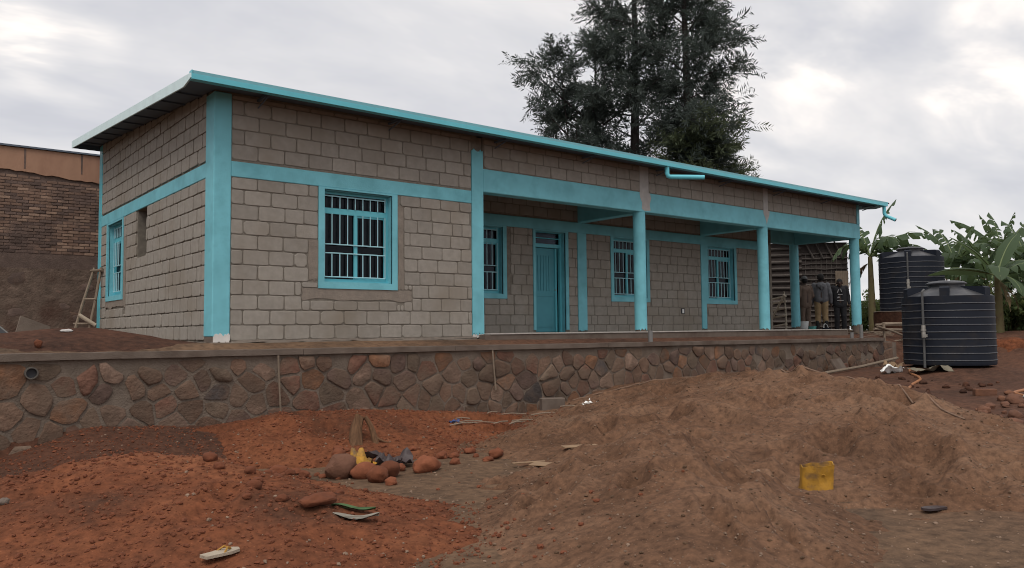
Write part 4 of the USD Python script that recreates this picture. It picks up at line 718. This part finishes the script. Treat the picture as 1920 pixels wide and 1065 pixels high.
def big_tree(base, H, lab, limbs, seed, trunk_r, rmax, zlo, dens=1.0, leaf=None, prof=None, multi=None, extra=()):
    q = np.random.default_rng(seed); T = thing('tree', lab, 'tree', base); b = np.zeros(3)
    top = np.array([q.normal(0, .25), q.normal(0, .25), H]); tp = np.array([b, b + [.06, .03, H * .3], top * .65 + [.05, -.06, 0], top]); part('trunk', tube(spline(tp, 14), trunk_r, 9, .03), M_bark, T, smooth=True)
    for m_ in (multi or ()): part('trunk', tube(spline([(0, 0, .3), (m_[0] * .5, m_[1] * .5, m_[2] * .45), m_], 10), trunk_r * .6, 7, .02), M_bark, T, smooth=True)
    Vs, Fs, W, off = [], [], [], 0; axes = [spline(tp, 40)] + [spline([(0, 0, .3), (m_[0] * .5, m_[1] * .5, m_[2] * .45), m_], 30) for m_ in (multi or ())]
    br = [(None, None)] * limbs + list(extra)
    for k, (ez, ed) in enumerate(br):
        ax = axes[k % len(axes)]; z = (zlo + (H - zlo) * ((k + q.random()) / limbs)) if ez is None else ez; i = int(np.clip(np.searchsorted(ax[:, 2], z), 0, len(ax) - 1)); s = ax[i]; az = k * 2.4 + q.normal(0, .5)
        R = (prof(z / H) if prof else 1) * rmax * q.uniform(.55, 1.12)
        d = np.array([math.cos(az), math.sin(az), q.uniform(.25, .75)]) if ed is None else np.array(ed[:3], float); R = R if ed is None else ed[3]
        e = s + d / np.linalg.norm(d) * R + [0, 0, .12 * R]; mid = (s + e) / 2 + q.normal(0, .12, 3) - [0, 0, .05 * R]; c = spline([s, mid, e], 9); W.append(tube(c, max(.018, .022 * R), 5, .008))
        for j in range(2, 9):
            for h in range(int(round((2 + 2 * (j > 3)) * dens))):
                p = c[j] + q.normal(0, .10 + .06 * R, 3); dd = (c[j] - c[j - 1]); dd = dd / np.linalg.norm(dd); o = q.normal(0, 1, 3); o[2] = abs(o[2]) * .6 - .15; dd = dd * .7 + o / np.linalg.norm(o) * .9; L = q.uniform(.35, .75)
                W.append(tube([c[j], (c[j] + p) / 2 + q.normal(0, .03, 3), p + dd * L * .9], .006, 3, .003))
                for h2 in range(3):
                    o2 = q.normal(0, .5, 3); v, f = spray_verts(p + dd * L * (h2 / 4) + q.normal(0, .08, 3), dd + o2, q.uniform(.5, .8), q); Vs += v; Fs.append(np.array(f) + off); off += len(v)
    part('branches', cat(W), M_bark, T, kind='stuff'); part('crown', trimesh.Trimesh(np.array(Vs), np.vstack(Fs), process=False), leaf or M_leaf, T, kind='stuff')
pr1 = lambda t: np.interp(t, [0, .25, .45, .7, .9, 1], [1.0, 1.0, .95, .75, .45, .15])
big_tree((21.2, 11.3, -.1), 19.0, 'tall dark evergreen tree with a bare straight trunk', 44, 5, .30, 2.6, 4.0, .7, None, pr1)
big_tree((21.7, 8.8, -.1), 19.5, 'broad dark evergreen tree right of the tallest trunk', 56, 9, .26, 2.15, 3.8, .8, None, pr1, extra=[(11.0, (.75, -.62, .35, 2.4)), (10.0, (.78, -.6, .3, 2.1))])
big_tree((19.6, 12.3, -.1), 12.6, 'lighter many-stemmed tree at the left of the group', 36, 14, .12, 2.2, 4.0, .65, None, lambda t: np.interp(t, [0, .5, .8, 1], [.95, 1, .8, .3]), multi=[(-.9, .7, 11.0), (.5, -.5, 11.5), (-.4, .4, 9)], extra=[(8.5, (-.78, .62, .75, 3.6))])
big_tree((21.6, 8.2, -.1), 7.6, 'young yellow-green tree low in front of the dark ones', 22, 17, .07, 1.5, 3.2, .9, M_leafy)

# ---------------------------------------------------------------- banana plants
def banana_leaf(p, az, el, L, W, droop, q, torn):
    """midrib arching over, blade torn into strips on both sides"""
    n = 18; t = np.linspace(0, 1, n + 1); h = np.array([math.cos(az), math.sin(az), 0]); el_t = el - droop * t ** 1.5; ds = L / n; x = np.cumsum(np.cos(el_t) * ds) - np.cos(el_t[0]) * ds; z = np.cumsum(np.sin(el_t) * ds) - np.sin(el_t[0]) * ds
    C = p + np.outer(x, h) + np.outer(z, [0, 0, 1.0]); w = W * np.interp(t, [0, .08, .22, .5, .8, .93, 1], [0, .12, .8, 1, .72, .36, .02]); side = np.array([-math.sin(az), math.cos(az), 0]); V, F = [], []; roll = q.normal(0, .35)
    for sg in (1, -1):
        k = 0
        while k < n:
            m = int(q.integers(1, 4)) if torn else n; e = min(n, k + m); dz = q.uniform(.15, 1.0) if torn else q.uniform(.05, .25); sw = q.uniform(-.05, .10) if torn else 0; i = len(V); g = .30 * (e < n) * torn
            sh_ = q.uniform(.10, .30) if torn else 0.0
            for a in range(k, e + 1):
                pin = sh_ * ((a - k) / max(1, e - k) - .5) * -2 * (ds * (e - k) * .5)
                tt = a - (g if a == e else 0); cc = C[a] + (C[a - 1] - C[a]) * (g if a == e and a > 0 else 0); upn = np.array([0, 0, 1.0]); out = side * sg * math.cos(roll) + upn * math.sin(roll) * sg
                f1 = C[min(a + 1, n)] - C[max(a - 1, 0)]; f1 = f1 / (np.linalg.norm(f1) + 1e-9); V += [cc, cc + out * w[a] * (.55 - .15 * dz) + [0, 0, .05 * w[a] - .30 * dz * w[a]] + f1 * .06, cc + out * w[a] * (1 - .55 * dz) + [0, 0, -dz * w[a] * 1.1] + f1 * (.14 + sw) + f1 / (np.linalg.norm(f1) + 1e-9) * pin]
            for a in range(e - k): b = i + 3 * a; F += [(b, b + 3, b + 4), (b, b + 4, b + 1), (b + 1, b + 4, b + 5), (b + 1, b + 5, b + 2)]
            k = e
    m = trimesh.Trimesh(np.array(V), np.array(F), process=False); rib = tube(C[::3], .03, 5, .008); return m, rib
def banana(x, y, h, lab, seed, n=9, L=2.0, W=.30, lean=(0, 0), torn=True, az0=None, leaves=None, grp=None):
    q = np.random.default_rng(seed); T = thing('banana_plant', lab, 'banana plant', (x, y, gz(x, y) - .05), 0, grp); top = np.array([lean[0], lean[1], h]); part('stem', tube([(0, 0, 0), top * .5 + [lean[0] * .1, 0, 0], top], [.14, .115, .075], 9), M_stem, T, smooth=True)
    sp = leaves or [((az0 or 0) + k * 2.4 + q.normal(0, .25), q.uniform(.35, 1.35), q.uniform(.8, 1.9), 1.0) for k in range(n)]
    for az, el, dr, sc in sp:
        m, rib = banana_leaf(top, az, el, L * sc * q.uniform(.85, 1.1), W * q.uniform(.85, 1.15), dr, q, torn); lf_ = part('leaf', m, M_ban, T, smooth=True); part('midrib', rib, M_rib, lf_, smooth=True)
    for k in range(3): az = q.uniform(0, 6.28); m, rib = banana_leaf(top * .93, az, -.5, L * .6, W * .35, .9, q, True); part('dry_leaf', m, M_bandry, T)
# directions as seen: right in the photograph is azimuth -38 degrees, towards the viewer -128 degrees
RT, LF, TO, AW = math.radians(-38), math.radians(142), math.radians(-128), math.radians(52)
banana(24.5, 2.9, 2.75, 'tallest banana plant rising behind the outer veranda column', 21, L=2.1, W=.46, leaves=[(RT, 1.35, .5, 1.0), (RT - .15, .85, 1.25, 1.3), (RT + .15, .55, 1.0, 1.1), (LF, 1.2, .9, .8), (TO, .75, 1.4, 1.0), (LF + .5, .6, 1.5, 1.0), (AW, 1.1, 1.0, 1.0), (RT + .4, 1.0, 1.3, .9), (TO + .5, .1, 1.2, .8)])
banana(28.0, 1.4, 2.45, 'banana plant with upright leaves just behind the rear tank', 22, L=2.0, W=.42, leaves=[(LF, 1.15, .7, 1.1), (LF + .2, .8, 1.2, .9), (RT, 1.35, .5, .9), (TO, .8, 1.3, 1.1), (RT + .2, .7, 1.6, 1.0), (AW, 1.2, .8, 1.0), (RT - .6, 1.1, .8, .8)])
banana(30.5, .7, 2.95, 'banana plant with a fan of leaves high against the sky', 23, L=2.2, W=.40, leaves=[(LF, .95, .7, 1.05), (LF + .1, .5, .6, .9), (RT, 1.05, .5, 1.2), (RT + .2, .45, .5, 1.1), (AW, 1.4, .4, .9), (TO, 1.3, .5, .8), (LF - .3, 1.3, .3, .9)])
banana(22.6, -1.95, 1.75, 'near banana plant with broad whole leaves at the right', 24, L=1.75, W=.30, torn=False, leaves=[(LF + .2, .85, .5, 1.15), (LF - .1, .30, .6, 1.1), (RT, .55, .8, 1.0), (TO, .0, 1.1, .75), (RT + .5, 1.1, .6, 1.0), (TO - .5, .6, 1.6, .8)])
banana(27.8, -1.1, 2.3, 'banana plant cut by the right edge of the view', 25, L=2.0, W=.40, leaves=[(LF, .9, .6, 1.0), (LF + .3, .4, 1.0, 1.0), (RT, .9, .6, 1.0), (AW, 1.2, .6, 1.0), (TO, .5, 1.5, .9), (TO - .6, .9, 1.2, .9)])
for k, (x, y, h, l) in enumerate(((33.0, 5.0, 2.6, 'banana plant glimpsed between the veranda and the rear tank'), (36.8, 4.3, 2.9, 'smaller banana plant far behind the rear tank'), (31.5, -2.6, 1.9, 'low banana plant far behind the near tank'), (26.0, -2.9, 1.2, 'young banana plant low at the right edge'), (34.5, .5, 2.7, 'far banana plant seen between two nearer ones'), (25.6, -.6, 1.6, 'middle banana plant just over the lid of the near tank'), (27.2, .2, 2.1, 'banana plant rising right of the rear tank'), (29.0, -1.0, 2.5, 'banana plant between the fan-leaved one and the right edge'), (24.6, -2.9, 1.7, 'banana plant whose leaves droop at the right edge'))): banana(x, y, h, l, 30 + k, n=9, L=2.0, W=.42, az0=k)
def shrub(x, y, r, h, lab, seed, grp=None):
    q = np.random.default_rng(seed); T = thing('shrub', lab, 'shrub', (x, y, gz(x, y)), 0, grp); Vs, Fs, off, W = [], [], 0, []
    for k in range(int(60 * r)):
        a, rr = q.uniform(0, 6.28), r * math.sqrt(q.random()); e = np.array([math.cos(a) * rr, math.sin(a) * rr, h * q.uniform(.35, 1.0) * (1 - .4 * (rr / r) ** 2)]); W.append(tube([(e[0] * .3, e[1] * .3, 0), e * [.7, .7, .6], e], .010, 4, .004))
        for j in range(5): v, f = spray_verts(e * (1 - .12 * j) + q.normal(0, .06, 3), q.normal(0, 1, 3) + [0, 0, .3], q.uniform(.3, .5), q, 6, .075, .17); Vs += v; Fs.append(np.array(f) + off); off += len(v)
    part('stems', cat(W), M_stem, T, kind='stuff'); part('foliage', trimesh.Trimesh(np.array(Vs), np.vstack(Fs), process=False), M_shrub, T, kind='stuff')
M_shrub = leafmat('shrub_leaf', (.07, .10, .036), (.16, .185, .065), 1.5)
for k, (x, y, r, h, l) in enumerate(((23.9, -3.0, 1.0, 1.5, 'low green bush at the right edge behind the near banana plant'), (25.5, -1.2, 1.1, 1.4, 'green bush behind the near tank lid'), (27.5, 2.6, 1.3, 1.6, 'green bush left of the rear tank'), (30.5, 4.2, 1.6, 1.8, 'green bush beside the tallest banana plant'), (29.5, -2.6, 1.4, 1.5, 'green bush between the right-hand banana stems'), (34, 2.0, 1.8, 2.0, 'broad green bush far behind the rear tank'), (26.6, 4.0, 1.2, 1.5, 'green bush behind the outer veranda column'), (38, 7, 2.2, 2.2, 'distant bush left of the rear tank'), (36, -2, 2.0, 2.0, 'distant bush at the right edge'), (42, 3, 2.6, 2.4, 'farthest bush behind the rear tank'))): shrub(x, y, r, h, l, 50 + k)

# ---------------------------------------------------------------- small things on the ground
MR = [M_clod, mat('brown_rock', (.125, .058, .036), .25, 7, .9, .5, 40, tint=(.17, .075, .04), tscale=3), M_bank]
loose_rock(.17, .22, -3.55, 11, 'largest brown boulder in the rock pile at the red heap', None, MR[1], (1, .85, .9), .25, .22); loose_rock(.14, .40, -3.72, 12, 'rounded red rock right of the largest boulder', None, M_clod, (1.1, .8, .7), .25, .25); loose_rock(.12, .40, -4.02, 13, 'red rock nearest the viewer in the rock pile', None, M_clod, (1, .9, .8), .2, .3); loose_rock(.13, .62, -3.85, 14, 'flat-topped red rock at the right of the pile', None, M_clod, (1.1, .8, .75), .2, .3)
loose_rock(.15, 1.12, -3.82, 15, 'lone rough red rock on the path right of the pile', None, M_clod, (1.1, .8, .72), .25, .3); loose_rock(.075, .90, -3.62, 16, 'small red rock between the pile and the lone rock', None, M_clod); loose_rock(.08, 1.75, -3.2, 17, 'reddish stone at the toe of the long heap', None, M_clod); loose_rock(.06, 2.03, -3.77, 18, 'small brown stone alone on the trodden path', None, M_clod, (1.3, .8, .6)); loose_rock(.10, -1.12, -5.85, 19, 'flat red slab of laterite beside the green leaf', None, M_clod, (1.4, .8, .45), .2); loose_rock(.07, .42, -4.25, 20, 'small red stone in front of the rock pile', None, M_clod)
qr = random.Random(9)
def rubble(name, lab, n, xr, yr, rr, m, seed, rough=.45):
    ms = []
    for k in range(n): r, x, y = qr.uniform(*rr), qr.uniform(*xr), qr.uniform(*yr); g = rock(r, seed + k, (1, qr.uniform(.7, 1), qr.uniform(.55, .8)), 2, rough); g.apply_translation((x, y, gz(x, y) + r * .3)); ms.append(g)
    part(name, cat(ms), m, None, lab, smooth=55, category='rubble', kind='stuff')
rubble('heap_rubble', 'rough red lumps along the foot of the long red heap', 30, (-.6, 2.6), (-3.75, -2.5), (.03, .10), M_clod, 70); rubble('edge_rubble', 'small red stones at the edge of the nearest red heap', 16, (-1.6, -.3), (-5.8, -4.7), (.025, .065), M_clod, 100)
rubble('broken_rubble', 'broken brown lumps at the right edge beyond the sand heap', 60, (7.6, 10.8), (-8.8, -6.4), (.04, .14), MR[1], 130); rubble('soil_lumps', 'small lumps in the litter before the near tank', 40, (9.4, 13.2), (-5.6, -3.0), (.02, .08), M_bank, 200)
loose_rock(.04, -3.01, -4.69, 21, 'pale grey stone at the left edge on the red heap', None, M_conc)
YEL = mat('dirty_yellow_plastic', (.36, .185, .022), .35, 9, .6, .3, 30, tint=(.12, .070, .036), tscale=7, tlo=.48, thi=.66)
def can(loc, rz, w, d, h, lab, tilt=0):
    T = thing('jerrycan', lab, 'jerrycan', loc, rz, ry=tilt); o = sbox(-w / 2, -d / 2, w / 2, d / 2).buffer(-.05).buffer(.05, quad_segs=5); i = o.buffer(-.007); fz = (np.zeros(3), np.array([1., 0, 0]), np.array([0, 1., 0]), np.array([0, 0, 1.]))
    m = extr(o.difference(i), fz, 0, h).subdivide_to_size(.06); v = np.array(m.vertices); v[:, 2] += (v[:, 2] > h * .9) * (.05 * (v[:, 0] / w) + .006 * np.sin(v[:, 0] * 37 + v[:, 1] * 25)); v[:, :2] *= (1 - .06 * np.sin(v[:, 2] / h * 3.1))[:, None]; v += (meshkit.fbm(v * 9, 2, 3) - .5)[:, None] * .02
    part('shell', trimesh.Trimesh(v, m.faces, process=False), YEL, T, smooth=50); part('base', extr(i, fz, .0, .008), YEL, T); hb = tube([(w * .1, -d / 2 - .004, h * .68), (w * .14, -d / 2 - .012, h * .72), (w * .18, -d / 2 - .004, h * .68)], .008, 5); part('lug', hb, YEL, T)
can((3.06, -7.43, gz(3.06, -7.43) - .02), -50, .29, .22, .235, 'cut-open dirty yellow jerrycan sitting in the sand', 3)
def crumple(w, d, seed, amp, n=14, th=.004):
    X, Y = np.meshgrid(np.linspace(-w / 2, w / 2, n), np.linspace(-d / 2, d / 2, n)); P = np.stack([X, Y, 0 * X], -1).reshape(-1, 3); z = (meshkit.fbm(P * 7 / max(w, .1) * .4 + seed, 3, seed) - .45) * amp * 2.4; P[:, 2] = np.maximum(z + amp * .25, .0); P[:, :2] += np.random.default_rng(seed).normal(0, w * .012, (len(P), 2)); i = np.arange(n * n).reshape(n, n)
    ang = np.arctan2(P[:, 1] / d, P[:, 0] / w); P[:, :2] *= (1 - .16 * np.abs(np.sin(2 * ang)))[:, None]
    a, b, c, e = i[:-1, :-1].ravel(), i[:-1, 1:].ravel(), i[1:, 1:].ravel(), i[1:, :-1].ravel(); F = np.vstack([np.stack([a, b, c], 1), np.stack([a, c, e], 1)]); return trimesh.Trimesh(np.vstack([P, P - [0, 0, th]]), np.vstack([F, F[:, ::-1] + n * n]), process=False)
def rag(name, lab, cate, x, y, w, d, amp, m, seed, rz=0, dz=.01): t = thing(name, lab, cate, (x, y, gz(x, y) + dz), rz); part('sheet', crumple(w, d, seed, amp), m, t, smooth=60); return t
M_dpl = mat('dark_plastic_sheet', (.05, .036, .036), .3, 6, .5, .3, 20); M_gl = mat('green_leaf', (.06, .11, .04), .2, 8, .6); M_greyl = mat('grey_dry_leaf', (.22, .20, .165), .2, 8, .8); M_sack = mat('olive_sack', (.17, .15, .11), .3, 6, .9, .5, 40); M_bluep = mat('blue_plastic', (.03, .05, .15), .2, 8, .4)
rag('yellow_plastic', 'torn yellow jerrycan scrap on top of the rock pile', 'plastic scrap', .52, -3.42, .34, .26, .17, YEL, 3, 20, .08); rag('dark_plastic', 'dark crumpled plastic sheet beside the yellow scrap', 'plastic sheet', .95, -3.3, .6, .34, .16, M_dpl, 5, -40, .04)
t = thing('bark_strip', 'curled dark strip of bark leaning by the dark plastic', 'bark', (.86, -3.45, gz(.86, -3.45) + .05), -30); part('sheet', crumple(.34, .22, 8, .18), M_dpl, t, smooth=60)
def blade(L, W, m, name, lab, x, y, rz, seed):
    t_ = np.linspace(0, 1, 12); w = W * np.sin(np.pi * np.clip(t_, .02, .98)) ** .6; X = (t_ - .5) * L; z = .015 + .02 * np.sin(t_ * 5 + seed); V = np.vstack([np.stack([X, w, z + .012], 1), np.stack([X, 0 * w, z], 1), np.stack([X, -w, z + .012], 1)]); V = np.vstack([V, V - [0, 0, .003]]); F = []
    for i in range(11):
        for o in (0, 12): F += [(o + i, o + 12 + i, o + 13 + i), (o + i, o + 13 + i, o + 1 + i)]; F += [tuple(36 + np.array(g)[::-1]) for g in F[-2:]]
    t = thing(name, lab, 'leaf', (x, y, gz(x, y) + .01), rz); part('blade', trimesh.Trimesh(V, np.array(F), process=False), m, t, smooth=True); part('midrib', rod((-L / 2, 0, .014), (L / 2, 0, .018), .004, 5), m, t)
blade(.34, .035, M_gl, 'fallen_leaf', 'fresh green leaf fallen beside the flat red slab', -.88, -5.93, -40, 1); blade(.34, .06, M_greyl, 'fallen_leaf', 'dry grey leaf lying just in front of the green leaf', -.96, -6.12, -36, 2)
sd = thing('sandal', 'worn tan sandal with a yellow strap at the bottom edge', 'sandal', (-2.03, -6.35, gz(-2.03, -6.35) + .02), -75)
so = Polygon([(-.035, -.11), (.03, -.11), (.042, -.03), (.05, .05), (.035, .11), (0, .125), (-.035, .10), (-.045, .03), (-.035, -.04)]).buffer(.008, quad_segs=3); part('sole', extr(so, (np.zeros(3), np.array([1., 0, 0]), np.array([0, 1., 0]), np.array([0, 0, 1.])), 0, .018), M_woodpale, sd); part('strap', cat([tube([(-.042, .0, .012), (-.02, .04, .04), (0, .075, .022)], .007, 5), tube([(.045, .0, .012), (.022, .04, .04), (0, .075, .022)], .007, 5)]), YEL, sd)
M_stump = mat('splintered_stump', (.125, .066, .034), .35, 8, .9, .5, 40, stretch=(5, 5, 1))
stm = thing('tree_stump', 'splintered brown stump standing in the long red heap', 'stump', (1.07, -2.5, gz(1.07, -2.5) - .05))
for k, (a, b, r) in enumerate((((-.16, 0, 0), (-.06, .1, .40), .045), ((-.10, .05, 0), (.0, .14, .36), .10), ((.14, -.02, 0), (.05, .1, .36), .045), ((.16, 0, .1), (.30, -.08, .03), .014))): part('splinter', tube(spline([a, (np.array(a) + b) / 2 + [.03 * (-1) ** k, 0, 0], b], 7), r, 7, r * .6), M_stump, stm, smooth=40)
t = thing('concrete_block', 'single grey concrete block at the foot of the stone wall', 'block', (5.15, -1.42, gz(5.15, -1.42)), -25); part('body', box(-.2, .2, -.09, .09, -.02, .19, .01), M_conc, t)
rag('white_bag', 'crumpled white printed bag by the stone wall', 'bag', 5.51, -1.96, .30, .20, .10, M_white, 12, 10, .0); rag('blue_bottle', 'crushed blue and white plastic bottle in the wall-foot litter', 'bottle', 2.85, -1.88, .17, .07, .06, M_bluep, 14, -30, .02)
for k, (x, y, w, d, rz, l) in enumerate(((2.05, -4.75, .26, .22, -60, 'small square plywood offcut on the path'), (2.18, -4.43, .5, .05, -20, 'thin strip of plywood beside the square offcut'), (2.62, -4.75, .42, .16, -25, 'bent plywood scrap right of the square offcut'))): t = thing('plywood_scrap', l, 'plywood', (x, y, gz(x, y) + .012), rz); part('sheet', box(-w / 2, w / 2, -d / 2, d / 2, 0, .012, .003), M_ply, t)
for k in range(14):
    x, y = qd.uniform(2.7, 5.3), qd.uniform(-2.3, -1.25); a = qd.uniform(-.9, .5); L = qd.uniform(.08, .3); z = gz(x, y); heapstick([(x - L * math.cos(a), y - L * math.sin(a), z + .012), (x, y, z + .03), (x + L * math.cos(a), y + L * math.sin(a), z + .012)], qd.uniform(.006, .014))
part('twig_litter', cat(LIT), M_wood, None, 'dry twigs at the foot of the stone wall', category='twigs', kind='stuff')
stick('plank', 'weathered plank end at the left edge below the wall', [(-3.6, -3.25, gz(-3.6, -3.25) + .07), (-3.0, -2.95, gz(-3.0, -2.95) + .07), (-2.45, -2.65, gz(-2.45, -2.65) + .05)], .035, M_wood, 'plank')
t = thing('old_sandal', 'dark worn slipper half buried in the sand at the right', 'sandal', (3.2, -8.42, gz(3.2, -8.42) + .015), -20); part('sole', extr(affinity.scale(so, .9, .9), (np.zeros(3), np.array([0, 1., 0]), np.array([-1., 0, 0]), np.array([0, 0, 1.])), 0, .02), M_dpl, t)
# debris and hoses before the near tank
stick('long_board', 'long thin timber slanting up against the near tank foot', [(12.9, -1.75, gz(12.9, -1.75) + .05), (15.0, -1.6, -.86), (17.4, -1.35, -.72)], .035, M_wood, 'timber')
t = thing('cement_slab', 'grey broken slab leaning by the end of the stone wall', 'slab', (14.6, -1.35, gz(14.6, -1.35)), 10, rx=-30); part('body', box(-.35, .3, -.03, .03, 0, .32, .01), M_conc, t)
rag('white_plastic_bag', 'white plastic bag on the soil before the near tank', 'bag', 13.6, -3.05, .48, .30, .16, M_white, 22, -30, .0); rag('olive_sack', 'flattened olive sack at the near tank foot', 'sack', 13.75, -3.8, .95, .5, .16, M_sack, 24, -35, .02); rag('torn_sack', 'torn brown sack beside the long timber', 'sack', 14.3, -2.75, .5, .35, .2, M_ply, 25, 0, .0)
M_hose = mat('orange_hose', (.30, .13, .06), .2, 4, .6); M_crestrim = mat('crest_rim_tan', (.17, .108, .075), .3, 5, .9, .5, 40)
def hose(lab, pts, r, m): 
    c = spline([(x, y, 0) for x, y in pts], 60); c[:, 2] = top_h(c[:, 0], c[:, 1]) + r * .6; t = thing('hose', lab, 'hose', c[0]); part('tube', tube(c - c[0], r, 7), m, t, smooth=True)
hose('orange hose curving over the soil towards the near tank', [(9.4, -5.0), (10.0, -4.85), (10.9, -4.6), (11.93, -4.25), (12.7, -4.05), (13.06, -3.84), (13.5, -3.5), (14.0, -3.25)], .028, M_hose); hose('orange hose loop at the right edge of the view', [(10.7, -6.9), (11.0, -6.45), (11.4, -6.2), (12.0, -6.3), (12.3, -6.8)], .028, M_hose)
cr = np.array(SAND)[:, :2]; hose('long pale tube added along the sand heap crest for its bright rim', [(5.9, -1.12), (6.6, -1.3)] + [tuple(p) for p in cr[2:10]],   .012, M_crestrim)  # tan tube added to give the heap crest its bright rim
t = thing('brick_piece', 'single dark brick lying on bare soil at the right', 'brick', (10.95, -5.9, gz(10.95, -5.9)), -48); part('body', box(-.17, .17, -.07, .07, -.01, .11, .01), MR[1], t); loose_rock(.08, 11.15, -6.2, 40, 'dark lump just right of the single brick', None, MR[1]); loose_rock(.06, 10.9, -6.55, 41, 'pale stone near the loop of orange hose', None, M_concpale, (1.3, .8, .6))
